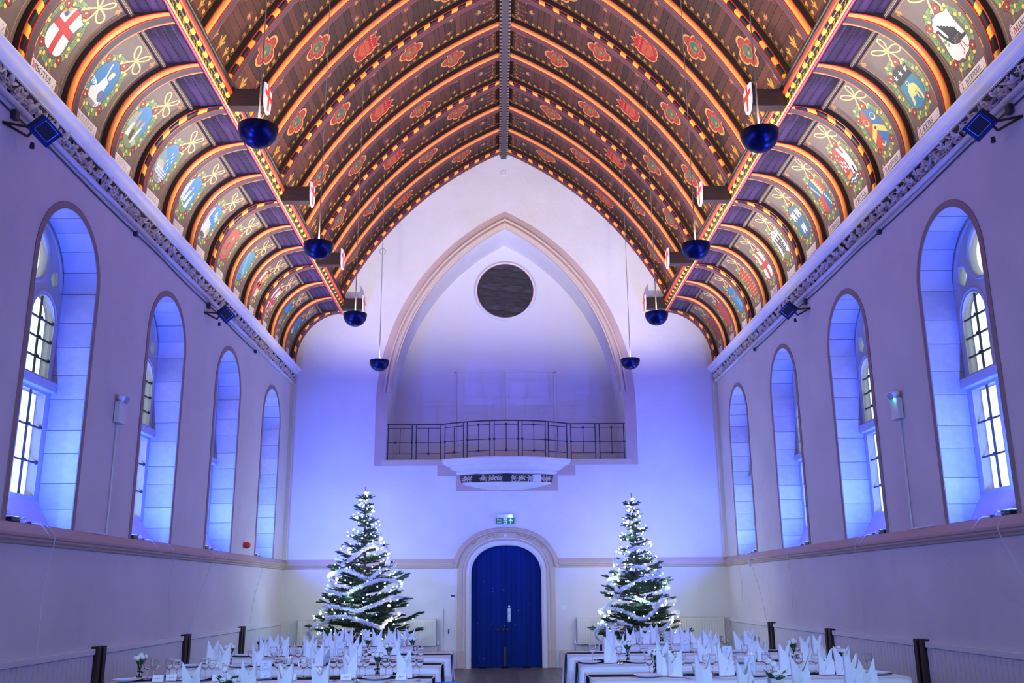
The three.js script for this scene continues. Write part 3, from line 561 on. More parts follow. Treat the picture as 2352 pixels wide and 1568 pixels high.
function shieldPath(c, x, y, w, h) { c.beginPath(); c.moveTo(x - w, y - h * 0.86); c.quadraticCurveTo(x - w * 0.5, y - h * 0.82, x - w * 0.35, y - h); c.lineTo(x + w * 0.35, y - h); c.quadraticCurveTo(x + w * 0.5, y - h * 0.82, x + w, y - h * 0.86); c.quadraticCurveTo(x + w * 0.72, y - h * 0.4, x + w * 0.92, y + h * 0.1); c.quadraticCurveTo(x + w * 1.08, y + h * 0.72, x + w * 0.45, y + h * 0.84); c.quadraticCurveTo(x + w * 0.1, y + h * 0.82, x, y + h); c.quadraticCurveTo(x - w * 0.1, y + h * 0.82, x - w * 0.45, y + h * 0.84); c.quadraticCurveTo(x - w * 1.08, y + h * 0.72, x - w * 0.92, y + h * 0.1); c.quadraticCurveTo(x - w * 0.72, y - h * 0.4, x - w, y - h * 0.86); c.closePath(); }
const poly = (c, f, pts) => { c.fillStyle = f; c.beginPath(); pts.forEach(([x, y], i) => (i ? c.lineTo(x, y) : c.moveTo(x, y))); c.closePath(); c.fill(); };
const rct = (c, f, x, y, w, h) => { c.fillStyle = f; c.fillRect(x, y, w, h); };
const ell = (c, f, x, y, a, b, t = 0) => { c.fillStyle = f; c.beginPath(); c.ellipse(x, y, a, b, t, 0, 7); c.fill(); };
const castle = (c, x, y, s, f, g) => { rct(c, f, x - s, y - s * 0.6, 2 * s, s * 1.5); for (const k of [-1, 0, 1]) { rct(c, f, x + k * s * 0.75 - s * 0.28, y - s * 1.2, s * 0.56, s); rct(c, g, x + k * s * 0.75 - s * 0.30, y - s * 1.5, s * 0.2, s * 0.34); rct(c, g, x + k * s * 0.75 + s * 0.10, y - s * 1.5, s * 0.2, s * 0.34); } rct(c, '#222', x - s * 0.2, y + s * 0.3, s * 0.4, s * 0.6); };
// drawing inside the wreath, centre (0,0), about 200 wide and 270 high
const ARMS = {
  R12: ['s', (c) => { rct(c, '#b03030', -110, -150, 220, 300); for (let i = 0; i < 3; i++) rct(c, '#e8c060', -110, -40 + i * 50, 220, 18); }, 'MANCHESTER'],
  R11: ['s', (c) => { rct(c, '#e9e4da', -110, -150, 220, 300); ell(c, '#2b2d33', 10, 20, 52, 32, 0.35); poly(c, '#2b2d33', [[50, 30], [98, 38], [92, 52], [44, 52]]); for (let i = 0; i < 6; i++) { poly(c, '#23252b', [[-20 + i * 10, 10], [-44 + i * 15, -96 + i * 13], [-30 + i * 15, -92 + i * 13], [2 + i * 10, 14]]); } c.strokeStyle = '#23252b'; c.lineWidth = 15; c.lineCap = 'round'; c.beginPath(); c.moveTo(-26, 16); c.quadraticCurveTo(-56, -16, -58, -54); c.quadraticCurveTo(-58, -72, -72, -70); c.stroke(); poly(c, '#c04030', [[-80, -72], [-70, -66], [-76, -30], [-82, -34]]); c.strokeStyle = '#c3562f'; c.lineWidth = 6; c.beginPath(); c.moveTo(16, 50); c.lineTo(24, 104); c.lineTo(6, 112); c.moveTo(34, 48); c.lineTo(50, 100); c.lineTo(68, 104); c.stroke(); ell(c, '#7d8f52', -66, -4, 12, 10); ell(c, '#8a9a5c', -58, 18, 11, 9); c.strokeStyle = '#cfcabd'; c.lineWidth = 1.6; for (let i = 0; i < 12; i++) { c.beginPath(); c.arc(-14 + (i % 4) * 16, 12 + Math.floor(i / 4) * 12, 7, 0.2, 2.6); c.stroke(); } }, 'LIUERPOOL'],
  R10: ['s', (c) => { rct(c, '#2f7f9f', -110, -150, 220, 300); rct(c, '#16182a', -110, -150, 220, 105); for (const x of [-56, 0, 56]) { c.fillStyle = '#ece8e4'; c.beginPath(); for (let i = 0; i < 10; i++) { const a = i / 10 * 6.283 - 1.57, q = i % 2 ? 9 : 23; c.lineTo(x + q * Math.cos(a), -92 + q * Math.sin(a)); } c.fill(); } c.strokeStyle = '#f0d482'; c.lineWidth = 6; c.beginPath(); c.arc(-8, -26, 12, 0, 7); c.stroke(); ell(c, '#efd27e', 0, 22, 46, 36); poly(c, '#efd27e', [[-46, 20], [-56, 96], [-34, 90], [-26, 40]]); poly(c, '#efd27e', [[30, 30], [44, 108], [58, 100], [48, 20]]); poly(c, '#efd27e', [[8, 40], [14, 92], [28, 88], [22, 36]]); }, 'LEEDS'],
  R9: ['s', (c) => { rct(c, '#b94436', -110, -150, 110, 300); rct(c, '#2b6ba6', 0, -150, 110, 300); poly(c, '#eac866', [[-110, 40], [0, -36], [110, 40], [110, 84], [0, 10], [-110, 84]]); ell(c, '#1c1c1c', 0, -8, 13, 8); for (const [x, y] of [[-46, -74], [46, -74], [0, 88]]) { c.strokeStyle = '#f0d889'; c.lineWidth = 11; c.beginPath(); c.arc(x, y, 24, 0.3, 3.0); c.stroke(); c.lineWidth = 2.5; c.beginPath(); c.moveTo(x - 24, y); c.quadraticCurveTo(x, y - 36, x + 24, y); c.stroke(); } }, 'BRADFORD'],
  R8: ['s', (c) => { rct(c, '#b23a3c', -110, -150, 220, 300); ell(c, '#6d7a44', 84, 110, 60, 70); rct(c, '#e8e0d4', 10, -70, 66, 150); for (const x of [14, 60]) { rct(c, '#ded7cc', x - 12, -110, 28, 60); ell(c, '#ded7cc', x + 2, -112, 15, 15); } rct(c, '#262a30', 36, 26, 16, 54); for (const [x, y] of [[-68, -10], [-42, -26], [-16, -10]]) { poly(c, '#efe6da', [[x, y - 26], [x + 20, y + 2], [x - 4, y + 6]]); poly(c, '#efe6da', [[x + 2, y + 10], [x + 24, y + 40], [x - 2, y + 44]]); } poly(c, '#d8a03c', [[-84, 62], [0, 54], [-6, 86], [-70, 86]]); for (let i = 0; i < 4; i++) { c.strokeStyle = i % 2 ? '#f1f1f1' : '#2a6688'; c.lineWidth = 11; c.beginPath(); c.moveTo(-110, 92 + i * 12); for (let k = 0; k < 6; k++) c.quadraticCurveTo(-95 + k * 34, 82 + i * 12 + (k % 2) * 18, -78 + k * 34, 92 + i * 12); c.stroke(); } for (const [x, y] of [[-50, -100], [-74, -76], [-30, -84], [-60, -50]]) rct(c, '#f0e4d6', x, y, 12, 10); }, 'BRISTOL'],
  R7: ['s', (c) => { rct(c, '#2c679a', -110, -150, 110, 150); rct(c, '#2c679a', 0, 0, 110, 150); rct(c, '#c5473b', 0, -150, 110, 150); rct(c, '#c5473b', -110, 0, 110, 150); for (const [ox, oy] of [[0, -150], [-110, 0]]) for (let i = 0; i < 7; i++) poly(c, '#ecd28a', [[ox, oy + i * 21], [ox + 54, oy + i * 21 + 10], [ox, oy + i * 21 + 21]]), rct(c, '#ecd28a', ox, oy, 24, 150); for (const [ox, oy] of [[-55, -140], [55, 0]]) for (let i = 0; i < 7; i++) ell(c, '#efe2a8', ox - 20 + i * 7, oy + 10 + i * 20, 8, 11); }, 'BIRMINGHAM'],
  R6: ['s', (c) => { rct(c, '#2f7396', -110, -150, 220, 300); castle(c, -44, -54, 32, '#e7e7ea', '#b9463d'); castle(c, 46, -54, 32, '#e7e7ea', '#b9463d'); castle(c, 0, 64, 34, '#e7e7ea', '#b9463d'); }, '~'],
  R5: ['s', (c) => { rct(c, '#e8e4e2', -110, -150, 220, 300); for (let i = 0; i < 9; i++) rct(c, '#23272b', -52 + (i % 2) * 8, -40 + i * 12, 104 - (i % 3) * 14, 9); for (const x of [-44, 0, 44]) { rct(c, '#23272b', x - 11, -78, 22, 60); rct(c, '#b3464a', x - 6, -110, 12, 22); } ell(c, '#76814c', 0, 112, 74, 44); }, '~'],
  R4: ['s', (c) => { rct(c, '#eae6e0', -110, -150, 220, 300); rct(c, '#c03a34', -22, -150, 44, 300); rct(c, '#c03a34', -110, -22, 220, 44); poly(c, '#c03a34', [[-78, -110], [-66, -112], [-62, -60], [-76, -62]]); }, 'LONDON'],
  R3: ['s', (c) => { rct(c, '#b4483a', -110, -150, 220, 300); for (let i = 0; i < 9; i++) for (const x of [-70, -20, 40, 80]) { c.strokeStyle = '#dba25a'; c.lineWidth = 9; c.beginPath(); c.moveTo(x - 20, -128 + i * 30); c.quadraticCurveTo(x, -140 + i * 30, x + 20, -124 + i * 30); c.stroke(); } rct(c, '#7a2f24', -2, -150, 4, 300); rct(c, '#7a2f24', -110, -2, 220, 4); }, '~'],
  R2: ['s', (c) => { rct(c, '#2d84b8', -110, -150, 220, 300); c.strokeStyle = '#b77a66'; c.lineWidth = 16; c.beginPath(); c.moveTo(-70, -60); c.quadraticCurveTo(0, -20, 60, -70); c.moveTo(0, -40); c.lineTo(10, 90); c.stroke(); ell(c, '#5f9fc8', 40, 40, 40, 60); }, '~'],
  R1: ['s', (c) => { rct(c, '#a83c3e', -110, -150, 220, 300); for (let i = 0; i < 6; i++) { c.strokeStyle = '#c2605a'; c.lineWidth = 10; c.beginPath(); c.moveTo(-80 + i * 30, -120); c.quadraticCurveTo(-60 + i * 26, 0, -84 + i * 30, 120); c.stroke(); } }, '~'],
  R0: ['s', (c) => { rct(c, '#8f3440', -110, -150, 220, 300); for (let i = 0; i < 30; i++) ell(c, i % 2 ? '#c07a5a' : '#9a2a40', -80 + (i % 5) * 40, -120 + Math.floor(i / 5) * 46, 14, 10, i); }, '~'],
  L12: ['s', (c) => { rct(c, '#d8d4cc', -110, -150, 220, 300); rct(c, '#b03a34', -110, -20, 220, 40); }, 'A'],
  L11: ['s', (c) => { rct(c, '#ebe6e0', -110, -150, 220, 300); rct(c, '#bf3b3d', -20, -150, 40, 300); rct(c, '#bf3b3d', -110, -40, 220, 44); c.save(); c.translate(-62, -92); rct(c, '#e0a04a', -26, -26, 52, 54); rct(c, '#3c4f86', -26, -26, 26, 27); rct(c, '#3c4f86', 0, 1, 26, 27); c.fillStyle = '#c0553a'; c.font = 'bold 24px serif'; c.fillText('*', 6, -4); c.fillText('*', -20, 24); c.restore(); }, 'MBOTES'],
  L10: ['o', (c) => { rct(c, '#2b79ae', -110, -150, 220, 300); ell(c, '#8c8a86', -10, 108, 96, 52); poly(c, '#e6dfd6', [[-10, -40], [40, -30], [44, 20], [60, 110], [-60, 110], [-74, 60], [-30, 30]]); ell(c, '#e7c9b0', 26, -62, 17, 24); ell(c, '#e2d6a2', 28, -78, 18, 14); c.strokeStyle = '#e7c9b0'; c.lineWidth = 12; c.lineCap = 'round'; c.beginPath(); c.moveTo(-2, -30); c.lineTo(-30, -110); c.stroke(); for (let i = 0; i < 4; i++) { c.strokeStyle = '#eef0f0'; c.lineWidth = 7; c.beginPath(); c.moveTo(-104 + i * 14, 40); c.quadraticCurveTo(-96 + i * 14, 0, -80 + i * 14, 16 + i * 8); c.stroke(); c.beginPath(); c.moveTo(30 + i * 16, 128); c.lineTo(40 + i * 16, 84); c.stroke(); } ell(c, '#5f6f9c', 40, 60, 24, 32); rct(c, '#c05048', 22, 56, 38, 6); }, '~'],
  L9: ['o', (c) => { rct(c, '#3f86bd', -110, -150, 220, 300); ell(c, '#7c8f66', -20, 90, 130, 110); poly(c, '#9aa58c', [[-110, -60], [-40, -70], [-20, 20], [-110, 40]]); for (const [x, y] of [[-60, -76], [-10, -40], [34, -50]]) { rct(c, '#b99a92', x, y, 22, 40); poly(c, '#b98a80', [[x, y], [x + 11, y - 22], [x + 22, y]]); } poly(c, '#e7e1da', [[-52, -4], [-30, -12], [-26, 80], [-70, 84]]); poly(c, '#efece8', [[40, -10], [62, -22], [34, 96], [12, 104]]); poly(c, '#5c463c', [[-16, 30], [8, 24], [12, 84], [-14, 88]]); for (let i = 0; i < 5; i++) rct(c, '#dfe6ea', 44 + i * 9, 60 + i * 3, 4, 40); }, '~'],
  L8: ['o', (c) => { rct(c, '#4287c2', -110, -150, 220, 300); poly(c, '#7d9aa0', [[-110, -90], [10, -20], [40, 150], [-110, 150]]); poly(c, '#b9b4ae', [[-96, 10], [-20, -6], [30, 40], [-60, 70]]); for (let i = 0; i < 9; i++) poly(c, '#f2f0ee', [[-70 + i * 18, 34], [-64 + i * 18, 34], [-34 + i * 18, 128], [-44 + i * 18, 132]]); for (let i = 0; i < 6; i++) rct(c, '#f2f6fa', 10 + (i % 3) * 24, -90 + i * 18, 8, 22); ell(c, '#8e8a88', -30, 118, 60, 26); }, '~'],
  L7: ['o', (c) => { rct(c, '#3f8bd0', -110, -150, 220, 300); ell(c, '#6f9560', -30, 118, 90, 60); poly(c, '#d8d4d2', [[-100, -80], [-60, -100], [-40, 60], [-96, 60]]); for (const [x, y] of [[-16, -30], [40, -6]]) { poly(c, '#efedea', [[x, y], [x + 24, y - 8], [x + 14, y + 90], [x - 26, y + 96]]); ell(c, '#efd9c8', x + 14, y - 16, 11, 13); } rct(c, '#b5544a', -20, -44, 22, 20); for (let i = 0; i < 6; i++) rct(c, '#f4f4f4', -84 + i * 22, 60 + i * 6, 12, 10); }, '~'],
  L6: ['o', (c) => { rct(c, '#3f86c4', -110, -150, 220, 300); poly(c, '#e8dcd2', [[-100, -20], [40, 10], [70, 130], [-100, 130]]); poly(c, '#c98a8a', [[-80, -100], [-52, -106], [-40, 60], [-92, 60]]); poly(c, '#efeae6', [[-60, -90], [-44, -94], [-36, 90], [-60, 92]]); for (let i = 0; i < 3; i++) rct(c, '#e9e3ea', 10 + i * 26, -90 + i * 14, 18, 40); ell(c, '#e3b66a', 50, 70, 20, 30); poly(c, '#6b5a54', [[-50, 96], [20, 110], [14, 132], [-60, 128]]); }, '~'],
  L5: ['s', (c) => { rct(c, '#c94a48', -110, -150, 220, 300); poly(c, '#7f8c5a', [[-30, -40], [30, -60], [20, 60], [60, 84], [-60, 90], [-24, 50]]); poly(c, '#e3b98a', [[-8, -78], [22, -86], [22, -56], [-6, -50]]); poly(c, '#b33c3c', [[-12, -20], [14, -26], [8, 40], [-14, 40]]); }, '~'],
  L4: ['o', (c) => { rct(c, '#4d93c0', -110, -150, 220, 300); for (let i = 0; i < 24; i++) ell(c, i % 2 ? '#7fa6b4' : '#8fb39a', -80 + (i * 37) % 160, -120 + (i * 53) % 230, 22, 14, i); ell(c, '#2f7cb8', 10, 110, 40, 30); }, '~'],
  L3: ['s', (c) => { rct(c, '#ca4a44', -110, -150, 220, 300); rct(c, '#ead9c4', -110, -150, 110, 150); rct(c, '#e6b25a', 30, -120, 60, 90); rct(c, '#e8d4b4', 10, 40, 90, 90); rct(c, '#1d1b1c', -30, -20, 30, 40); rct(c, '#1d1b1c', 20, -10, 34, 36); rct(c, '#c23a3a', -70, -150, 26, 150); }, '~'],
  L2: ['s', (c) => { rct(c, '#e9e6ea', -110, -150, 220, 300); rct(c, '#c2384a', -22, -150, 44, 300); rct(c, '#c2384a', -110, -10, 220, 40); rct(c, '#3a3c40', 34, -54, 20, 44); rct(c, '#3a3c40', 62, -50, 14, 36); ell(c, '#8a7a5a', 50, 70, 24, 40); }, '~'],
  L1: ['s', (c) => { rct(c, '#5a6a5c', -110, -150, 220, 300); rct(c, '#1e84cc', -110, -150, 220, 110); for (let i = 0; i < 10; i++) rct(c, i % 2 ? '#f0f0f0' : '#3c4a44', -90 + i * 14, -20 + (i % 3) * 10, 7, 110); ell(c, '#7a6a60', 20, 10, 40, 30); }, '~'],
  L0: ['s', (c) => { rct(c, '#4f6a60', -110, -150, 220, 300); rct(c, '#1e84cc', -110, -150, 220, 130); ell(c, '#dfe4e4', -10, 20, 60, 22, 0.5); ell(c, '#2f8fd0', 40, -30, 40, 50); }, '~'],
};
function drawPanel(c, key) {
  const [form, art, text] = ARMS[key];
  rct(c, '#6f5c56', 0, 0, PW, PH);
  for (let i = 0; i < 260; i++) { c.fillStyle = rnd() < 0.5 ? 'rgba(40,28,26,0.05)' : 'rgba(190,160,150,0.05)'; c.fillRect(rnd() * PW, rnd() * PH, 10 + rnd() * 60, 2 + rnd() * 12); }
  const g = '#c8924c';
  c.strokeStyle = g; c.lineWidth = 3.4; c.strokeRect(26, 24, PW - 52, PH - 48);
  for (const [x, y, sx, sy] of [[26, 24, 1, 1], [PW - 26, 24, -1, 1], [26, PH - 24, 1, -1], [PW - 26, PH - 24, -1, -1]]) { rct(c, '#6f5c56', x - 12, y - 12, 24, 24); c.fillStyle = g; for (const [dx, dy, a, b] of [[22, 10, 12, 7], [10, 22, 7, 12], [30, 22, 9, 6], [22, 30, 6, 9]]) ell(c, g, x + sx * dx, y + sy * dy, a, b, 0.6 * sx * sy); }
  const X = 176, Y = 336, A = 122, B = 168;                    // wreath
  const bowCol = '#f3dc86', bw = 10;
  for (const [px, py, dx] of [[X + 34, Y + B - 6, 1], [X - 54, Y + B - 26, -1]]) rope(c, [[px, py], [px + dx * 10, py + 40], [px + dx * 30, py + 60], [px + dx * 26, py + 110]], 6, '#c9a24c');
  c.lineWidth = 44; c.strokeStyle = '#2c3a2c'; c.beginPath(); c.ellipse(X, Y, A, B, 0, 0, 7); c.stroke();
  for (let i = 0; i < 40; i++) { const a = i / 40 * 6.283; c.lineWidth = 39; c.strokeStyle = i % 2 ? '#7f9e68' : '#728f60'; c.beginPath(); c.ellipse(X, Y, A, B, 0, a, a + 0.15); c.stroke(); }
  c.strokeStyle = '#36462f'; c.lineWidth = 2; for (let i = 0; i < 64; i++) { const a = i / 64 * 6.283, k = 0.9 + 0.2 * rnd(); c.beginPath(); c.moveTo(X + A * k * Math.cos(a), Y + B * k * Math.sin(a)); c.quadraticCurveTo(X + A * 1.02 * Math.cos(a + 0.06), Y + B * 1.02 * Math.sin(a + 0.06), X + A * (1.9 - k) * Math.cos(a + 0.13), Y + B * (1.9 - k) * Math.sin(a + 0.13)); c.stroke(); }
  for (let i = 0; i < 11; i++) { const a = i / 11 * 6.283 + 0.25; for (const k of [0.94, 1.10]) { ell(c, '#5d4a22', X + A * k * Math.cos(a + k - 1), Y + B * k * Math.sin(a + k - 1), 14, 12, a); ell(c, '#efca68', X + A * k * Math.cos(a + k - 1), Y + B * k * Math.sin(a + k - 1), 12, 10, a); } }
  c.save();
  if (form === 's') shieldPath(c, X, Y + 4, 92, 138); else { c.beginPath(); c.ellipse(X, Y, 98, 142, 0, 0, 7); }
  c.save(); c.clip(); c.translate(X, Y); art(c); c.restore(); c.strokeStyle = '#2a2422'; c.lineWidth = 2.5; c.stroke(); c.restore();
  for (const a of [-1.15, 2.35, 0.75, 3.9]) roseDot(c, X + A * Math.cos(a), Y + B * Math.sin(a), 22);
  roseDot(c, X + 40, Y - B + 12, 26);
  const bx = X + 66, by = 112;                                 // rope bow
  rope(c, [[X + 4, Y - B + 20], [X + 30, by + 46], [bx - 30, by + 24], [bx, by]], bw, bowCol); rope(c, [[X + 74, Y - B + 40], [X + 84, by + 60], [bx + 14, by + 30], [bx, by]], bw, bowCol);
  rope(c, [[bx, by], [bx - 90, by - 10], [bx - 110, by - 90], [bx - 58, by - 66], [bx - 30, by - 50], [bx - 14, by - 20], [bx, by]], bw, bowCol); rope(c, [[bx, by], [bx + 10, by - 50], [bx + 20, by - 100], [bx + 46, by - 78], [bx + 60, by - 56], [bx + 30, by - 20], [bx, by]], bw, bowCol); rope(c, [[bx, by], [bx + 60, by - 16], [bx + 110, by + 10], [bx + 84, by + 44], [bx + 58, by + 64], [bx + 20, by + 30], [bx, by]], bw, bowCol);
  // name ribbon, tassels
  for (const [x, a] of [[100, 0.5], [150, -0.15]]) for (let i = 0; i < 6; i++) ell(c, i % 2 ? '#a9803c' : '#8f692c', x + (i - 3) * 7 * Math.cos(a), 622 + (i - 3) * 7 * Math.sin(a), 6, 22, a + 0.1 * i);
  rope(c, [[300, 560], [350, 540], [352, 600], [306, 612]], 7, '#c79a48');
  c.save(); c.translate(180, 572); c.rotate(-0.03);
  poly(c, '#cfc4bb', [[98, 30], [132, 28], [104, 74]]); poly(c, '#cfc4bb', [[-128, -28], [-112, -44], [-96, -28]]);
  poly(c, '#2e2622', [[-132, -30], [134, -30], [134, 30], [-132, 30]]); poly(c, '#e6dbd2', [[-129, -27], [131, -27], [131, 27], [-129, 27]]);
  c.textAlign = 'left'; c.textBaseline = 'middle';
  if (text !== '~') { c.fillStyle = '#b0484a'; c.font = 'bold 46px serif'; const first = text[0], w0 = 40; c.fillText(first, -104, 2); c.fillStyle = '#2c2725'; const restT = text.slice(1); if (restT) { let fs = 44; c.font = `bold ${fs}px serif`; const tw = c.measureText(restT).width; c.save(); c.translate(-104 + w0, 2); c.scale(Math.min(1, 150 / tw), 1); c.fillText(restT, 0, 0); c.restore(); } }
  else { c.fillStyle = '#b0787a'; for (let i = 0; i < 3; i++) c.fillRect(-104 + i * 12, -18, 5, 36); c.fillStyle = '#8d8580'; for (let i = 0; i < 12; i++) { const x = -58 + i * 12.5; c.fillRect(x, -17, 4, 34); if (i % 3) c.fillRect(x - 6, i % 2 ? -19 : 14, 12, 4); } }
  c.fillStyle = '#b8686a'; for (const x of [-122, 108]) for (let i = 0; i < 3; i++) { c.beginPath(); c.arc(x + (i % 2) * 9, -14 + i * 14, 3.4, 0, 7); c.fill(); }
  c.restore();
}
{
  const n = 18, t0 = 0.03, t1 = 0.752;
  const geo = (s) => { const cs = []; for (const z of [-1, 1]) { const l = []; for (let i = 0; i <= n; i++) { const [x, y] = cP0(t0 + (t1 - t0) * i / n); l.push(V(s * x, y, z * (BAY / 2 - 0.08))); } cs.push(l); } const g = loft(cs, { smooth: true }), uv = g.attributes.uv, e = (BAY / 2 - 0.08) / GW; for (let z = 0; z < 2; z++) for (let i = 0; i <= n; i++) { const u = z ? 0.5 + e : 0.5 - e; uv.setXY(z * (n + 1) + i, s < 0 ? 1 - u : u, i / n); } return g; };
  const G = { '-1': geo(-1), 1: geo(1) };
  const bx0 = cP0(0.775), bx1 = [3.512, 7.302], NBd = 4;
  for (const s of [-1, 1]) for (let b = 0; b < KMAX; b++) {
    const key = (s < 0 ? 'L' : 'R') + Math.min(b, 12), zc = T(b) + BAY / 2;
    const plain = b > 12;
    const tex = plain ? null : canvas(PW, PH, (c) => drawPanel(c, key));
    const p = mesh(ceiling, 'painted_panel', G[s], plain ? std(lin(0.11, 0.075, 0.07), 0.6) : std(lin(0.66, 0.64, 0.66), 0.55, { map: tex })); p.position.z = zc;
    if (!plain) p.userData.label = { R11: 'panel of a long-legged black bird', R10: 'panel of stars over a hanging fleece', R8: 'panel of a castle and sailing ship', R4: 'panel of a red cross on white', L11: 'panel of a red cross with a small quartered shield', L10: 'oval panel of a robed figure on blue' }[key] ?? 'painted panel of arms in a wreath with rope bow';
    mesh(ceiling, 'panel_moulding', alongZ(halfRound([s * bx0[0] + s * 0.035, bx0[1] - 0.055], [s * bx0[0] - s * 0.025, bx0[1] - 0.012], s * 0.016), zc - BAY / 2 + 0.1, zc + BAY / 2 - 0.1, { smooth: true }), M.darkWood);
    mesh(ceiling, 'gold_line', alongZ([[s * bx0[0] + s * 0.004, bx0[1] - 0.052], [s * bx0[0] - s * 0.012, bx0[1] - 0.040]], zc - BAY / 2 + 0.1, zc + BAY / 2 - 0.1), M.trimBrown);
    for (let i = 0; i < NBd; i++) {
      const a = mix2(bx0, bx1, (i + 0.04) / NBd), e = mix2(bx0, bx1, (i + 0.96) / NBd), zz = BAY / 2 - 0.08, lift = [0, 0.004, 0.001, 0.003][i];
      const bd = mesh(ceiling, 'soffit_board', boardQuad(s, a, e, lift, zz, i), M.soffitBoard[(b * 2 + i * 5) % 3]); bd.position.z = zc;
    }
  }
}
function boardQuad(s, a, e, lift, zz, i) {
  const c = boardQuad.cache ??= {}, k = s + ',' + i;
  return c[k] ??= loft([[a[0], a[1] + 0.02], [a[0], a[1] - lift], [e[0], e[1] - lift], [e[0], e[1] + 0.02]].map(([x, y]) => [V(s * x, y, -zz), V(s * x, y, zz)]));
}
// ================================================================ PENDANT UPLIGHTER BOWLS
const bowlOut = new THREE.LatheGeometry([...Array(15)].map((_, i) => { const a = i / 14 * Math.PI / 2; return new THREE.Vector2(Math.max(0.0005, 0.178 * Math.sin(a)), -0.182 * Math.cos(a)); }).concat([new THREE.Vector2(0.180, 0.012), new THREE.Vector2(0.176, 0.014)]), 40);
const bowlIn = new THREE.LatheGeometry([...Array(12)].map((_, i) => { const a = i / 11 * Math.PI / 2; return new THREE.Vector2(Math.max(0.0005, 0.172 * Math.sin(a)), -0.174 * Math.cos(a) + 0.012); }), 32);
{
  const zs = [-7.93, -10.9, -13.9, -16.92, -4.95, -1.98];
  zs.forEach((z, i) => [-1, 1].forEach((s) => {
    const y = s < 0 ? 5.52 : 5.58, X = s * 2.3, [, yt] = (() => { const th = Math.acos((2.3 - VC[0]) / RP); return vaultAt(RP, th); })();
    const zz = z + (s < 0 ? 0.11 : -0.11);
    const g = thing('pendant_light', 'dark blue hanging bowl lamp, ' + ['fourth from the end wall', 'third from the end wall', 'second from the end wall', 'nearest the end wall', 'fifth from the end wall', 'sixth from the end wall'][i] + (s < 0 ? ', red sounder side' : ', green-lit lamp side'), 'lamp', [X, y, zz], 0, 'bowl uplighters hanging from the vault');
    mesh(g, 'bowl', bowlOut, M.bowlOut); mesh(g, 'bowl_lining', bowlIn, M.bowlIn);
    mesh(g, 'lamp_bulb', new THREE.SphereGeometry(0.022, 12, 8).translate(0, -0.07, 0), glow(BOWL.color, 8));
    mesh(g, 'cord', cyl(0.006, 0.005, yt - y + 0.04, 0, (yt - y) / 2 - 0.02, 0, 6), M.cord); mesh(g, 'cord_bundle', cyl(0.011, 0.006, 0.75, 0, 0.34, 0, 8), M.cord);
    mesh(g, 'ceiling_rose', cyl(0.03, 0.03, 0.02, 0, yt - y - 0.01, 0, 12), M.black);
    if (i === 3 && s < 0) mesh(g, 'cable_loop', new THREE.TorusGeometry(0.055, 0.004, 5, 24).translate(0, 2.12, 0), M.darkCable);
    const l = new THREE.PointLight(BOWL.color, BOWL.cd); l.position.set(0, -0.04, 0); l.castShadow = true; l.shadow.radius = 2; g.add(l);
  }));
}
// ================================================================ BLUE FLOODLIGHTS ON THE WINDOW SILLS
WIN_Z.forEach((z, i) => [-1, 1].forEach((s) => {
  const lx = s < 0 ? 0.36 : -0.36;                            // towards the camera end of the sill
  const g = frame(thing('led_floodlight', 'small blue-lit floodlight on the sill ' + ['fourth from the end wall', 'third from the end wall', 'second from the end wall', 'nearest the end wall', 'fifth from the end wall', 'sixth from the end wall'][i] + (s < 0 ? ', red sounder side' : ', green-lit lamp side'), 'floodlight', [0, 0, 0], 0, 'blue sill floodlights'), s);
  g.position.z = z;
  mesh(g, 'housing', rbox(0.17, 0.045, 0.10, 0.008, lx, SILL + 0.032, 0.10), M.black);
  mesh(g, 'led_lens', box(0.13, 0.006, 0.075, lx, SILL + 0.057, 0.10), glow(LED.color, 14));
  mesh(g, 'stand', box(0.12, 0.012, 0.06, lx, SILL + 0.006, 0.10), M.black);
  mesh(g, 'plug_adapter', rbox(0.06, 0.03, 0.035, 0.006, lx + (s < 0 ? -0.28 : 0.28), SILL + 0.015, 0.07), M.black);
  mesh(g, 'flex', tube([V(lx, SILL + 0.02, 0.06), V(lx + (s < 0 ? -0.14 : 0.14), SILL + 0.05, 0.04), V(lx + (s < 0 ? -0.26 : 0.26), SILL + 0.015, 0.07), V(lx + (s < 0 ? -0.36 : 0.36), SILL + 0.012, 0.0), V(lx + (s < 0 ? -0.38 : 0.38), SILL - 0.02, -0.03), V(lx + (s < 0 ? -0.40 : 0.40), SILL - 0.11, -0.092)], 0.005, 40, 5), M.cable);
  const l = new THREE.SpotLight(LED.color, LED.cd, 0, R(82), 1); l.position.set(lx, SILL + 0.075, 0.10); l.target.position.set(lx * -2.2, SILL + 1.75, -1.25); l.castShadow = true; l.shadow.radius = 2;
  g.add(l, l.target);
}));
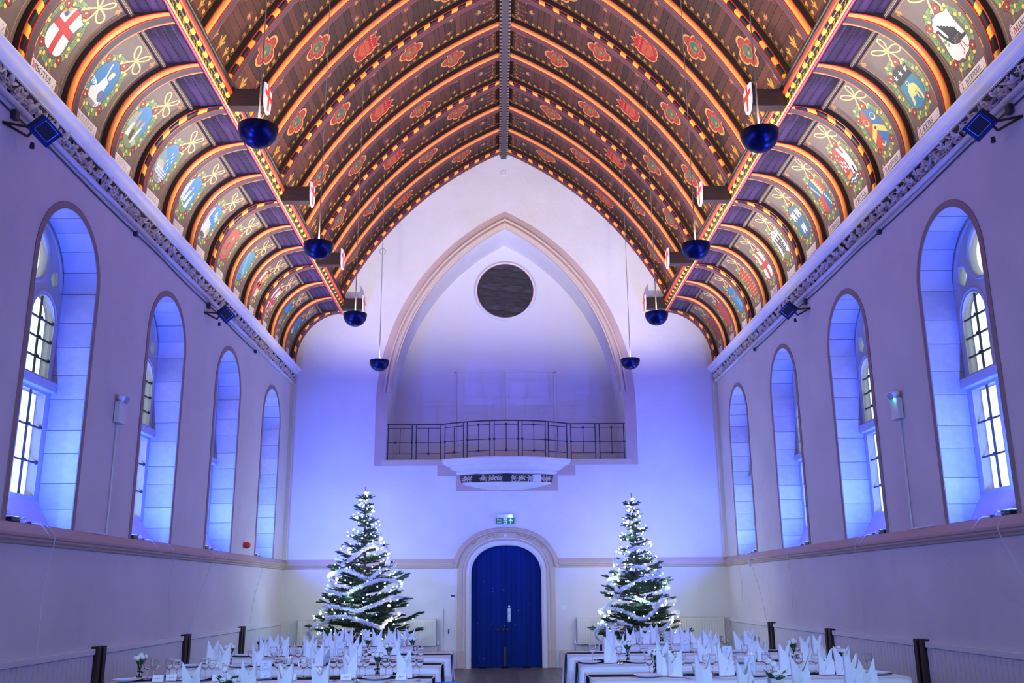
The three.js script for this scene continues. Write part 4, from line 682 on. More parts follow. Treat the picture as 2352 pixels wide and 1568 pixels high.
// ================================================================ WALL FITTINGS
for (const [s, z, n] of [[-1, -7.95, 'first'], [1, -7.85, 'first'], [-1, -13.85, 'second'], [1, -13.75, 'second']]) {
  const g = frame(thing('wall_floodlight', `black bracketed floodlight under the cornice ${n === 'first' ? 'before the fourth window' : 'between the middle windows'}${s < 0 ? ', sounder wall' : ', green-lit wall'}`, 'floodlight', [0, 0, 0], 0, 'unlit floodlights under the cornice'), s); g.position.z = z;
  const f = s < 0 ? -1 : 1;                                   // local x towards the end wall
  mesh(g, 'wall_bracket', merge([rod(V(-f * 0.30, 5.50, 0), V(-f * 0.12, 5.53, -0.20), 0.012, 6), rod(V(-f * 0.30, 5.50, 0), V(-f * 0.16, 5.43, -0.16), 0.012, 6), rod(V(-f * 0.16, 5.43, -0.16), V(-f * 0.12, 5.53, -0.20), 0.012, 6)]), M.black);
  const head = part(g, 'lamp_head'); head.position.set(-f * 0.06, 5.54, -0.25); head.rotation.set(-0.85, f * 0.5 + Math.PI, 0);
  mesh(head, 'housing', rbox(0.24, 0.19, 0.07, 0.012), M.black);
  mesh(head, 'reflector', loft([[V(-0.085, -0.055, 0.034), V(-0.085, 0.075, 0.034), V(0.085, 0.075, 0.034), V(0.085, -0.055, 0.034), V(-0.085, -0.055, 0.034)], [V(-0.02, -0.01, 0.012), V(-0.02, 0.03, 0.012), V(0.02, 0.03, 0.012), V(0.02, -0.01, 0.012), V(-0.02, -0.01, 0.012)]]).translate(0, 0, 0.003), std(lin(0.42, 0.60, 0.85), 0.35));
  mesh(head, 'bezel', merge([box(0.24, 0.02, 0.012, 0, 0.086, 0.038), box(0.24, 0.035, 0.012, 0, -0.075, 0.038), box(0.03, 0.16, 0.012, -0.10, 0.01, 0.038), box(0.03, 0.16, 0.012, 0.10, 0.01, 0.038)]), std(lin(0.006, 0.02, 0.09), 0.35));
  mesh(head, 'diode', new THREE.SphereGeometry(0.012, 8, 6).translate(0, 0.01, 0.022), M.paleGold);
  mesh(g, 'sensor', cyl(0.022, 0.018, 0.05, -f * 0.1, 5.37, -0.18, 10), M.black);
  mesh(g, 'junction_box', rbox(0.07, 0.09, 0.05, 0.008, -f * 0.16, 5.64, -0.025), M.darkCable);
}
for (const s of [-1, 1]) {
  const c = frame(thing('cornice_cable', 'thin grey cable clipped along the bottom of the cornice, ' + (s < 0 ? 'red sounder wall' : 'green-lit lamp wall'), 'cable'), s);
  const pts = []; for (let z = -16.5; z <= -6; z += 0.5) pts.push(V(s < 0 ? z : -z, CY0 - 0.045 - 0.022 * Math.abs(Math.sin(z * 1.1)), -0.012));
  mesh(c, 'cable', tube(pts, 0.008, 160, 5), M.darkCable);
  for (const z of [-16.5, -10.72]) mesh(c, 'clip_box', rbox(0.05, 0.06, 0.05, 0.008, s < 0 ? z : -z, CY0 - 0.075, -0.025), M.darkCable);
  const e = frame(thing('emergency_light', s < 0 ? 'white twin-head emergency lamp with no indicator lit' : 'white twin-head emergency lamp with a lit green indicator', 'emergency lamp'), s); e.position.z = -10.75; e.position.x -= s * 0.004;
  const f = s < 0 ? -1 : 1;
  mesh(e, 'box', rbox(0.20, 0.24, 0.07, 0.01, 0, 3.47, -0.035), M.white);
  for (const k of [-1, 1]) { const h = part(e, 'lamp_head'); h.position.set(k * 0.055 - f * 0.02, 3.635, -0.06); h.rotation.set(-0.4, Math.PI + k * 0.5, 0); mesh(h, 'shell', new THREE.CylinderGeometry(0.05, 0.034, 0.07, 18).rotateX(Math.PI / 2), M.white); mesh(h, 'lens', new THREE.CircleGeometry(0.042, 18).translate(0, 0, 0.037), M.steel); }
  mesh(e, 'bracket', cyl(0.012, 0.012, 0.06, 0, 3.60, -0.04, 8), M.white);
  if (s > 0) { const led = mesh(e, 'indicator_led', new THREE.SphereGeometry(0.014, 10, 8).translate(-0.06, 3.575, -0.075), glow(lin(0.05, 1, 0.35), 9)); const pl = new THREE.PointLight(lin(0.05, 1, 0.35), 0.012); pl.position.set(-0.06, 3.575, -0.11); pl.castShadow = true; e.add(pl); }
  mesh(e, 'conduit', merge([cyl(0.010, 0.010, 1.24, 0.0, 2.73, -0.012, 8), box(0.02, 0.02, 0.02, 0, 2.112, -0.012), new THREE.CylinderGeometry(0.010, 0.010, 0.55, 8).rotateZ(Math.PI / 2).translate(-f * 0.28, 2.112, -0.012)]), M.white);
}
{
  const g = frame(thing('fire_alarm_sounder', 'red fire alarm sounder between the two windows by the end wall', 'alarm'), -1); g.position.z = -16.63;
  mesh(g, 'base', new THREE.CylinderGeometry(0.05, 0.05, 0.05, 20).rotateX(Math.PI / 2).translate(0, 2.26, -0.025), M.redRoll);
  mesh(g, 'horn', new THREE.CylinderGeometry(0.03, 0.062, 0.06, 20).rotateX(-Math.PI / 2).translate(0, 2.26, -0.08), M.redRoll);
}
// --- loose flexes hanging from the sills down the walls
for (const [s, z, y1, dz, n] of [[-1, -9.35, 0.94, 0.02, 'a'], [-1, -12.8, 0.95, -0.2, 'b'], [-1, -14.55, 0.92, 0.75, 'c'], [-1, -17.7, 0.92, 0.6, 'd'], [1, -8.75, 1.35, 0.75, 'e'], [1, -12.35, 0.90, -0.05, 'f'], [1, -15.3, 0.93, -0.08, 'g'], [1, -17.55, 0.93, 0.65, 'h'], [1, -18.45, 1.25, -0.05, 'i']]) {
  const g = thing('dangling_flex', 'thin flex hanging down the plain wall below ' + { a: 'the second window, sounder side', b: 'the window beyond the lamp box, sounder side', c: 'the third window, sounder side', d: 'the window by the end wall, sounder side', e: 'the nearest window, green-lit side', f: 'the window beyond the green-lit lamp', g: 'the third window, green-lit side', h: 'the end window, with adapter, green-lit side', i: 'the end window, stopping half way, green-lit side' }[n], 'cable', [0, 0, 0], 0, 'flexes hanging from the sills');
  const X = (o) => s * (HW - o);
  mesh(g, 'flex', tube([V(X(0.006), 2.112, z), V(X(0.075), 2.04, z), V(X(0.093), 2.0, z), V(X(0.085), 1.88, z + dz * 0.06), V(X(0.05), 1.55, z + dz * 0.35), V(X(0.05), (y1 + 1.55) / 2, z + dz * 0.7), V(X(0.056), y1, z + dz)], 0.0035, 60, 5), M.cable);
  if (n === 'h') mesh(g, 'adapter', rbox(0.03, 0.13, 0.045, 0.006, X(0.11), 1.93, z), M.cable);
}
// ================================================================ DOOR
{
  const d = struct('door_1', 'bright blue double door of upright boards in a carved stone arch', 'door');
  const fr = part(d, 'door_surround');
  const prof = (list, y0 = 0) => loft(list.map(([o, dz]) => to3(doorArch(o, 32, y0), -D + dz)));
  mesh(fr, 'inner_order', prof([[0.0, -0.25], [0.0, -0.03], [0.012, -0.012], [0.075, -0.012], [0.082, -0.03], [0.10, -0.03]]), M.wall);
  mesh(fr, 'moulded_order', prof([[0.10, -0.03], [0.108, 0.012], [0.125, 0.022], [0.142, 0.012], [0.148, -0.008], [0.165, -0.012], [0.176, 0.018], [0.20, 0.024]]), M.cream);
  mesh(fr, 'inscribed_band', prof([[0.20, 0.024], [0.275, 0.026]]), M.cream);
  const hood = (list) => loft(list.map(([o, dz]) => to3(doorArch(o, 32, 1.93).map(([x, y]) => [x, Math.max(y, 1.93)]), -D + dz)));
  mesh(fr, 'hood_mould', hood([[0.275, 0.026], [0.285, 0.055], [0.30, 0.075], [0.32, 0.08], [0.335, 0.055], [0.365, 0.055], [0.385, 0.03], [0.39, 0.0]]), M.cream);
  mesh(fr, 'outer_edge', loft([[0.275, 0.026], [0.28, 0.0]].map(([o, dz]) => to3(doorArch(o, 32), -D + dz))), M.cream);
  for (const s of [-1, 1]) mesh(fr, 'plinth_block', rbox(0.16, 0.34, 0.05, 0.01, DC + s * (DHW + 0.195), 0.17, -D + 0.015), M.cream);
  // worn carved lettering and emblem along the arch: ochre remains
  const ochre = std(lin(0.42, 0.20, 0.06), 0.9);
  const wornOn = (a0, a1, n, y) => { const gs = []; const curve = doorArch(0.237, 64); for (let i = 0; i < n; i++) { const t = a0 + (a1 - a0) * i / n, k = 1 + t * 64, j = Math.floor(k), p = curve[j], q = curve[j + 1], u = k - j, x = p[0] + (q[0] - p[0]) * u, yy = p[1] + (q[1] - p[1]) * u, an = Math.atan2(q[1] - p[1], q[0] - p[0]); gs.push(new THREE.TorusGeometry(rr(0.010, 0.017), rr(0.003, 0.0055), 5, 10, rr(2.5, 6.2)).rotateZ(rr(0, 6)).scale(1, 1.35, 0.6).rotateZ(an).translate(x + rr(-0.005, 0.005), yy + rr(-0.008, 0.008), -D + 0.027)); } return merge(gs); };
  mesh(fr, 'worn_lettering', wornOn(0.56, 0.72, 16), ochre); mesh(fr, 'worn_lettering', wornOn(0.73, 0.79, 4), ochre); mesh(fr, 'worn_lettering', wornOn(0.38, 0.47, 7), ochre); mesh(fr, 'worn_lettering', wornOn(0.27, 0.30, 3), ochre);
  mesh(fr, 'worn_emblem', new THREE.SphereGeometry(0.035, 12, 8).scale(1.3, 0.9, 0.25).translate(DC - 0.01, 2.565, -D + 0.028), M.panel);
  // leaves of boards cut to the arch
  const top = doorArch(-0.004, 60), hAt = (x) => { for (let i = 1; i + 1 < top.length - 1; i++) if (x >= top[i][0] && x <= top[i + 1][0]) return top[i][1] + (top[i + 1][1] - top[i][1]) * (x - top[i][0]) / Math.max(1e-6, top[i + 1][0] - top[i][0]); return 1.8; };
  const zf = -D - 0.17;
  for (const s of [-1, 1]) {
    const lf = part(d, 'door_leaf'); const n = 7, x0 = DC + s * 0.004, x1 = DC + s * (DHW - 0.004);
    for (let i = 0; i < n; i++) {
      const a = x0 + (x1 - x0) * i / n + s * 0.001, b = x0 + (x1 - x0) * (i + 1) / n - s * 0.001, pts = [[a, 0.012]]; for (let k = 0; k <= 5; k++) { const x = a + (b - a) * k / 5; pts.push([x, hAt(x)]); } pts.push([b, 0.012]);
      mesh(lf, 'board', extr(shapeOf(s > 0 ? pts.reverse() : pts), 0.03, 0.003, zf, 4), M.blueDoor[(i * 5 + (s > 0 ? 1 : 0)) % 3]);
    }
    mesh(lf, 'back_boarding', box(Math.abs(x1 - x0), 1.8, 0.02, (x0 + x1) / 2, 0.9, zf - 0.02), M.blueDoor[0]);
    mesh(lf, 'mid_rail', box(Math.abs(x1 - x0) - 0.02, 0.012, 0.008, (x0 + x1) / 2, 0.655, zf + 0.032), M.blueDoor[1]);
  }
  mesh(d, 'meeting_bead', rbox(0.022, 2.3, 0.02, 0.006, DC + 0.002, 1.16, zf + 0.032), M.blueDoor[2]);
  mesh(d, 'dark_porch', box(1.7, 2.6, 0.05, DC, 1.25, zf - 0.2), M.deck);
  const h = part(d, 'handle_set'); mesh(h, 'plate', rbox(0.062, 0.27, 0.008, 0.003, DC + 0.055, 1.0, zf + 0.036), M.steel); mesh(h, 'cylinder_lock', new THREE.CylinderGeometry(0.022, 0.022, 0.02, 18).rotateX(Math.PI / 2).translate(DC + 0.055, 1.165, zf + 0.044), M.steel); mesh(h, 'pull', rbox(0.05, 0.16, 0.02, 0.006, DC + 0.055, 0.965, zf + 0.05), M.steel);
  const b1 = part(d, 'slide_bolt'); mesh(b1, 'bar', rod(V(DC - 0.20, 0.72, zf + 0.045), V(DC + 0.05, 0.72, zf + 0.045), 0.012, 8), M.black); for (const x of [-0.17, -0.07, 0.035]) mesh(b1, 'keeper', rbox(0.03, 0.045, 0.03, 0.004, DC + x, 0.72, zf + 0.042), M.black);
  const b2 = part(d, 'foot_bolt'); mesh(b2, 'case', rbox(0.045, 0.36, 0.03, 0.006, DC - 0.03, 0.21, zf + 0.045), M.black); mesh(b2, 'rod', rod(V(DC - 0.03, 0.39, zf + 0.045), V(DC - 0.03, 0.70, zf + 0.045), 0.006, 6), M.black);
  const chips = []; for (const [x, y] of [[-0.27, 1.53], [-0.05, 1.50], [-0.05, 1.47], [-0.27, 1.46], [0.24, 1.08], [-0.04, 0.79], [0.17, 0.81], [-0.29, 0.86], [-0.46, 1.65], [-0.53, 0.19], [-0.46, 0.17], [-0.43, 0.19], [-0.58, 0.85], [0.46, 1.2], [-0.31, 0.83]]) chips.push(new THREE.SphereGeometry(rr(0.004, 0.009), 6, 5).scale(1, 1, 0.25).translate(DC + x, y, zf + 0.0315));
  mesh(d, 'paint_chips', merge(chips), M.radiator);
}
// ================================================================ BALCONY FRONT, CORBEL, RAILING
const BX0 = -1.31, BX1 = 1.355, BCX = (BX0 + BX1) / 2, BH = (BX1 - BX0) / 2, SAG = 0.46;
const segArc = (hw, sag, y, n = 28) => { const Rr = (hw * hw + sag * sag) / (2 * sag), a = Math.asin(Math.min(1, hw / Rr)), out = []; for (let i = 0; i <= n; i++) { const t = -a + 2 * a * i / n; out.push(V(BCX + Rr * Math.sin(t), y, -D + sag - Rr + Rr * Math.cos(t))); } return out; };
const arcZ = (x) => { const Rr = (BH * BH + SAG * SAG) / (2 * SAG), dx = x - BCX; return Math.abs(dx) >= BH ? 0 : SAG - Rr + Math.sqrt(Rr * Rr - dx * dx); };
{
  const c = thing('balcony_corbel', 'bowed moulded corbel under the iron balcony with carved frieze', 'corbel', [0, 0, 0.006]);
  const L = (levels) => loft(levels.map(([hw, sg, y]) => segArc(hw, sg, y)));
  mesh(c, 'platform', L([[0.02, 0.02, 4.112], [BH, SAG + 0.05, 4.112], [BH + 0.01, SAG + 0.06, 4.09], [BH - 0.01, SAG + 0.04, 4.02]]), M.cornice);
  mesh(c, 'upper_moulding', L([[BH - 0.01, SAG + 0.04, 4.02], [BH - 0.05, SAG + 0.0, 3.99], [BH - 0.12, SAG - 0.06, 3.965], [BH - 0.12, SAG - 0.06, 3.955], [BH - 0.16, SAG - 0.06, 3.95], [BH - 0.17, SAG - 0.07, 3.91]]), M.cornice);
  mesh(c, 'lower_moulding', L([[BH - 0.17, SAG - 0.07, 3.91], [BH - 0.24, SAG - 0.13, 3.875], [BH - 0.30, SAG - 0.17, 3.86], [BH - 0.30, SAG - 0.17, 3.85], [BH - 0.28, SAG - 0.16, 3.84], [BH - 0.30, SAG - 0.17, 3.80], [BH - 0.36, SAG - 0.20, 3.785]]), M.cornice);
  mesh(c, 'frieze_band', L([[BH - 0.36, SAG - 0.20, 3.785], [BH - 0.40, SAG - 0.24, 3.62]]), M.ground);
  mesh(c, 'base_moulding', L([[BH - 0.40, SAG - 0.22, 3.63], [BH - 0.41, SAG - 0.22, 3.605], [BH - 0.52, SAG - 0.28, 3.57], [BH - 0.80, SAG - 0.38, 3.51], [0.2, 0.02, 3.47]]), M.cornice);
  const fa = segArc(BH - 0.38, SAG - 0.215, 3.70, 60);
  for (let k = 0; k < 26; k++) { const p = fa[Math.round(3 + k * 54 / 25)]; if (Math.abs(k - 7) < 1 || Math.abs(k - 12.5) < 1 || Math.abs(k - 18) < 1) continue; const l = mesh(c, 'carved_leaf', LEAVES[(k * 3) % 5], M.carved); l.position.copy(p); l.rotation.set(0.15, Math.atan2(p.x - BCX, 3.2), (k * 2.4) % 6.28); l.scale.set(0.75, 0.75, 0.8); }
  for (const [x, m] of [[-0.59, M.cheek], [0.03, M.cheek], [0.655, M.panel]]) { const p = fa.reduce((a, q) => (Math.abs(q.x - x) < Math.abs(a.x - x) ? q : a)); mesh(c, 'heraldic_block', rbox(0.175, 0.155, 0.06, 0.015, p.x, 3.70, p.z + 0.03), m); }
  const r = thing('balcony_railing', 'black iron balcony railing of barred panels with round studs', 'railing');
  const zAt = (x) => -D - 0.02 + arcZ(x);
  const TOP = 4.855, xs = [-2.44, -1.94, -1.85, -1.345];
  const rail = []; for (let i = 0; i <= 60; i++) { const x = NC - 2.49 + 4.98 * i / 60; rail.push(V(x, TOP, zAt(x))); }
  mesh(r, 'top_rail', tube(rail, 0.013, 120, 6), M.iron);
  const panels = [[-2.445, -1.945, 'mL mR'], [-1.855, -1.345, 'ml mR b'], [-1.255, -0.862, 'ml b'], [-0.785, -0.318, 't ml mR b'], [-0.228, 0.264, 't ml mR b'], [0.345, 0.824, 't ml mR b'], [0.888, 1.285, 'ml mR'], [1.375, 1.885, 't ml mR'], [1.975, 2.485, 't ml mR b']];
  for (const [a, b, knobs] of panels) {
    const p = part(r, 'panel'), A = (y) => V(a, y, zAt(a)), B = (y) => V(b, y, zAt(b)), C = (y) => V((a + b) / 2, y, zAt((a + b) / 2)), y0 = 4.115, yb = 4.24, ym = 4.475, yt = 4.775;
    mesh(p, 'upright', rod(A(y0), A(TOP), 0.011), M.iron); mesh(p, 'upright', rod(B(y0), B(TOP), 0.011), M.iron);
    mesh(p, 'bar', rod(A(yt), B(yt), 0.008), M.iron); mesh(p, 'bar', rod(A(ym), B(ym), 0.008), M.iron); mesh(p, 'bar', rod(A(yb), B(yb), 0.008), M.iron); mesh(p, 'centre_bar', rod(C(yb), C(yt), 0.008), M.iron);
    const K = { t: C(yt), b: C(yb), ml: A(ym), mR: B(ym), mL: A(ym).lerp(B(ym), 0.3) };
    for (const k of knobs.split(' ')) mesh(p, 'stud', new THREE.SphereGeometry(0.027, 12, 8).translate(K[k].x, K[k].y, K[k].z + 0.01), M.iron);
  }
}
// ================================================================ END WALL FITTINGS
{
  const t = canvas(512, 160, (c, w, h) => { c.fillStyle = '#0c6a4e'; c.fillRect(0, 0, w, h); c.fillStyle = '#e9f2ee'; c.font = 'bold 66px sans-serif'; c.fillText('Fire', 34, 66); c.fillText('exit', 34, 134); c.fillRect(210, 0, 98, h); c.fillRect(0, 0, w, 0);
    c.fillStyle = '#0c6a4e'; c.beginPath(); c.arc(268, 26, 13, 0, 7); c.fill(); c.strokeStyle = '#0c6a4e'; c.lineWidth = 17; c.lineCap = 'round'; c.beginPath(); c.moveTo(262, 48); c.lineTo(252, 92); c.lineTo(276, 116); c.lineTo(270, 150); c.moveTo(252, 92); c.lineTo(240, 122); c.lineTo(216, 124); c.stroke(); c.lineWidth = 11; c.beginPath(); c.moveTo(258, 52); c.lineTo(232, 66); c.lineTo(228, 88); c.moveTo(264, 54); c.lineTo(286, 76); c.lineTo(302, 70); c.stroke();
    c.strokeStyle = '#e9f2ee'; c.lineCap = 'butt'; c.lineWidth = 26; c.beginPath(); c.moveTo(410, 150); c.lineTo(410, 30); c.stroke(); c.lineWidth = 24; c.beginPath(); c.moveTo(362, 80); c.lineTo(410, 26); c.lineTo(458, 80); c.stroke(); });
  const g = thing('exit_sign', 'green fire exit sign with running figure and arrow, over the blue door', 'sign', [-0.013, 2.847, -D]);
  mesh(g, 'panel', rbox(0.385, 0.122, 0.012, 0.003, 0, 0, 0.035), M.white); mesh(g, 'sign_face', new THREE.PlaneGeometry(0.378, 0.116).translate(0, 0, 0.0425), std(0xffffff, 0.4, { map: t }));
  mesh(g, 'light_housing', rbox(0.33, 0.075, 0.07, 0.012, 0, 0.10, 0.035), M.white);
  mesh(g, 'lamp_led', new THREE.SphereGeometry(0.013, 10, 8).translate(0.115, 0.085, 0.075), glow(lin(0.35, 1, 0.85), 10));
  const pl = new THREE.PointLight(lin(0.35, 1, 0.85), 0.02); pl.position.set(0.115, 0.085, 0.10); pl.castShadow = true; g.add(pl);
  const th = thing('thermostat', 'small white wall thermostat with dark display beside the door', 'thermostat', [-1.068, 1.365, -D]); mesh(th, 'case', rbox(0.115, 0.082, 0.022, 0.006, 0, 0, 0.011), M.white); mesh(th, 'screen', box(0.072, 0.032, 0.003, 0, 0.016, 0.0225), M.black);
  const sw = thing('light_switch', 'white square switch plate right of the stone doorway', 'switch', [1.151, 1.137, -D]); mesh(sw, 'plate', rbox(0.086, 0.086, 0.01, 0.003, 0, 0, 0.005), M.white); mesh(sw, 'rocker', box(0.02, 0.03, 0.006, 0, 0, 0.012), M.panel);
  const kb = thing('key_bracket', 'small dark metal bracket on the wall left of the door', 'bracket', [-1.145, 0.70, -D]); mesh(kb, 'plate', rbox(0.028, 0.085, 0.014, 0.004, 0, 0, 0.007), M.black); mesh(kb, 'stud', new THREE.SphereGeometry(0.01, 8, 6).translate(0, 0.02, 0.016), M.steel);
  const cd = thing('pipe_casing', 'slim painted pipe casing rising beside the radiator left of the door', 'casing', [-1.27, 0, -D]); mesh(cd, 'casing', rbox(0.035, 0.80, 0.03, 0.004, 0, 0.735, 0.015), M.endWall);
  for (const [x0, x1, nm] of [[-4.12, -1.39, 'behind the broader tree'], [1.40, 4.33, 'behind the slimmer tree']]) {
    const r = thing('radiator', 'long cream ribbed panel radiator under the string course, ' + nm, 'radiator', [0, 0, -D]);
    const w = x1 - x0, cx = (x0 + x1) / 2; mesh(r, 'panel', rbox(w, 0.50, 0.045, 0.01, cx, 0.685, 0.10), M.radiator);
    const ribs = []; const n = Math.round(w / 0.05); for (let i = 0; i < n; i++) ribs.push(rbox(0.028, 0.44, 0.014, 0.005, x0 + (i + 0.5) * w / n, 0.685, 0.124)); mesh(r, 'flutes', merge(ribs), M.radiator).userData.kind = 'stuff';
    mesh(r, 'top_grille', box(w, 0.012, 0.09, cx, 0.942, 0.08), M.radiator);
    for (const x of [x0 + 0.4, x1 - 0.4]) mesh(r, 'wall_bracket', box(0.03, 0.42, 0.075, x, 0.68, 0.04), M.radiator);
    for (const [x, sg] of [[x0, -1], [x1, 1]]) { const v = part(r, 'valve'); mesh(v, 'pipe', cyl(0.009, 0.009, 0.42, x + sg * 0.045, 0.21, 0.10, 8), M.steel); mesh(v, 'body', rod(V(x - sg * 0.01, 0.46, 0.10), V(x + sg * 0.05, 0.46, 0.10), 0.014, 8), M.steel); mesh(v, 'cap', cyl(0.018, 0.016, 0.07, x + sg * 0.045, 0.49, 0.10, 12), M.white); }
  }
}

// ================================================================ STAGE SPOTS AT THE REAR OF THE HALL (behind the camera; they light the cloths and napkins from the front)
for (const s of [-1, 1]) {
  const g = thing('stage_spotlight', 'black stage spotlight on a stand at the rear of the hall, ' + (s < 0 ? 'sounder side' : 'green-lit side'), 'spotlight', [s * 3.3, 0, 2.3], 0, 'stage spots');
  mesh(g, 'stand', merge([rod(V(0, 0.3, 0), V(0, 4.95, 0), 0.022, 8), ...[0, 1, 2].map((k) => rod(V(0, 0.5, 0), V(0.45 * Math.cos(k * 2.09), 0.012, 0.45 * Math.sin(k * 2.09)), 0.012, 6))]), M.black);
  const aim = V(-s * 1.6, -4.2, -11.6).normalize(), can = part(g, 'can'); can.position.set(0, 5.0, 0); can.quaternion.setFromUnitVectors(V(0, 1, 0), aim);
  mesh(can, 'barrel', new THREE.CylinderGeometry(0.11, 0.10, 0.30, 24, 1, true).translate(0, 0, 0), M.black); mesh(can, 'back', new THREE.CircleGeometry(0.1, 24).rotateX(Math.PI / 2).translate(0, -0.15, 0), M.black);
  mesh(can, 'lamp_lens', new THREE.CircleGeometry(0.10, 24).rotateX(-Math.PI / 2).translate(0, 0.08, 0), glow(STAGE.color, 10));
  const l = new THREE.SpotLight(STAGE.color, STAGE.cd, 0, R(24), 0.9); l.position.set(0, 5.0, 0).addScaledVector(aim, 0.2); l.target.position.set(0, 5.0, 0).addScaledVector(aim, 10); l.castShadow = true; l.shadow.radius = 5; g.add(l, l.target);
}
// ================================================================ CHRISTMAS TREES
function fir(label, [bx, bz], H, Rb, lean, seedN, dens) {
  seed = seedN;
  const g = thing('christmas_tree', label, 'tree', [bx, 0, bz]);
  const axis = (y) => V(lean[0] * Math.pow(y / H, 2), y, lean[1] * Math.pow(y / H, 2));
  const tp = []; for (let i = 0; i <= 14; i++) tp.push(axis(0.05 + (H - 0.05) * i / 14));
  const tr = []; for (let i = 0; i < 14; i++) tr.push(rod(tp[i], tp[i + 1], 0.045 * (1 - i / 14.5) + 0.004, 8, 0.045 * (1 - (i + 1) / 14.5) + 0.004));
  mesh(g, 'trunk', merge(tr), M.bark);
  mesh(g, 'stand', merge([cyl(0.17, 0.15, 0.26, 0, 0.13, 0, 20), ...[0, 1, 2].map((k) => box(0.5, 0.03, 0.05).rotateY(k * 1.05).translate(0, 0.015, 0))]), M.black);
  const tips = [];
  const branch = (y, ang, len, rise, big) => {
    const wood = [], P = [], C = [];
    const o = axis(y), dir = V(Math.cos(ang), 0, Math.sin(ang)), up = V(0, 1, 0), side = V(-dir.z, 0, dir.x);
    const at = (t) => o.clone().addScaledVector(dir, len * t).addScaledVector(up, len * (rise * t + 0.16 * t * t - 0.22 * t * (1 - t)));
    const needles = (a, b, l) => {
      const ax = b.clone().sub(a), L = ax.length(); ax.normalize(); const s1 = V(ax.y, -ax.x, ax.z * 0.2).cross(ax).normalize(), s2 = s1.clone().cross(ax).normalize(), n = Math.max(6, Math.round(L * dens));
      for (let i = 0; i < n; i++) {
        const p = a.clone().addScaledVector(ax, L * rnd()), f = rr(-2.6, 2.6) + Math.PI / 2, q = s1.clone().multiplyScalar(Math.cos(f)).addScaledVector(s2, Math.sin(f)).addScaledVector(ax, rr(0.25, 0.8)).normalize(), w = ax.clone().cross(q).normalize().multiplyScalar(0.0026), e = p.clone().addScaledVector(q, l * rr(0.75, 1.15));
        P.push(p.x - w.x, p.y - w.y, p.z - w.z, p.x + w.x, p.y + w.y, p.z + w.z, e.x, e.y, e.z);
      }
    };
    const seg = 6; for (let i = 0; i < seg; i++) { const a = at(i / seg), b = at((i + 1) / seg); wood.push(rod(a, b, 0.010 * (1 - i / seg) * (0.5 + len) + 0.002, 5)); if (i > 0 || len < 0.3) needles(a, b, 0.030); }
    const nt = Math.max(2, Math.round(len * 12));
    for (let k = 0; k < nt; k++) for (const s of [-1, 1]) {
      const t = 0.22 + 0.76 * (k + 0.3 * rnd()) / nt, a = at(t), tl = (0.10 + 0.36 * len * (1 - t * 0.75)) * rr(0.75, 1.1), d = dir.clone().multiplyScalar(0.72).addScaledVector(side, s * 0.70).addScaledVector(up, rr(0.02, 0.30)).normalize(), b = a.clone().addScaledVector(d, tl);
      wood.push(rod(a, b, 0.003, 4)); needles(a, b, 0.024);
      if (tl > 0.16) for (const s2 of [-1, 1]) { const m = a.clone().lerp(b, 0.5), d2 = d.clone().multiplyScalar(0.75).addScaledVector(side, s2 * 0.55).addScaledVector(dir, 0.3).normalize(); const e = m.clone().addScaledVector(d2, tl * 0.45); needles(m, e, 0.022); }
    }
    const br = part(g, 'branch'); mesh(br, 'twigs', merge(wood), M.bark);
    const ng = new THREE.BufferGeometry(); ng.setAttribute('position', new THREE.Float32BufferAttribute(P, 3)); ng.computeVertexNormals(); ng.setAttribute('uv', new THREE.Float32BufferAttribute(new Float32Array(P.length / 3 * 2), 2));
    mesh(br, 'needles', ng, M.needle[Math.floor(rnd() * 3)]).userData.kind = 'stuff';
    tips.push(at(0.97), at(0.7));
  };
  let y = 0.62, k = 0;
  while (y < H - 0.28) {
    const f = (y - 0.62) / (H - 0.62), len = Rb * Math.pow(1 - f, 0.92) * (f > 0.55 ? 0.86 : 1), n = f > 0.8 ? 5 : f > 0.5 ? 6 : 7;
    for (let i = 0; i < n; i++) branch(y + rr(-0.06, 0.06), k * 0.9 + i / n * 2 * Math.PI + rr(-0.35, 0.35), Math.max(0.10, len * rr(0.62, 1.10)), f > 0.6 ? 0.28 : f > 0.3 ? 0.12 : 0.0);
    if (f > 0.5) for (let i = 0; i < 3; i++) branch(y + 0.12 + rr(-0.03, 0.03), rr(0, 6.28), len * 0.5, 0.3);
    y += f > 0.6 ? 0.25 : f > 0.4 ? 0.20 : 0.135; k++;
  }
  for (let i = 0; i < 4; i++) branch(H - 0.24, i * 1.57 + 0.4, 0.13, 0.45);
  return { g, axis, tips };
}
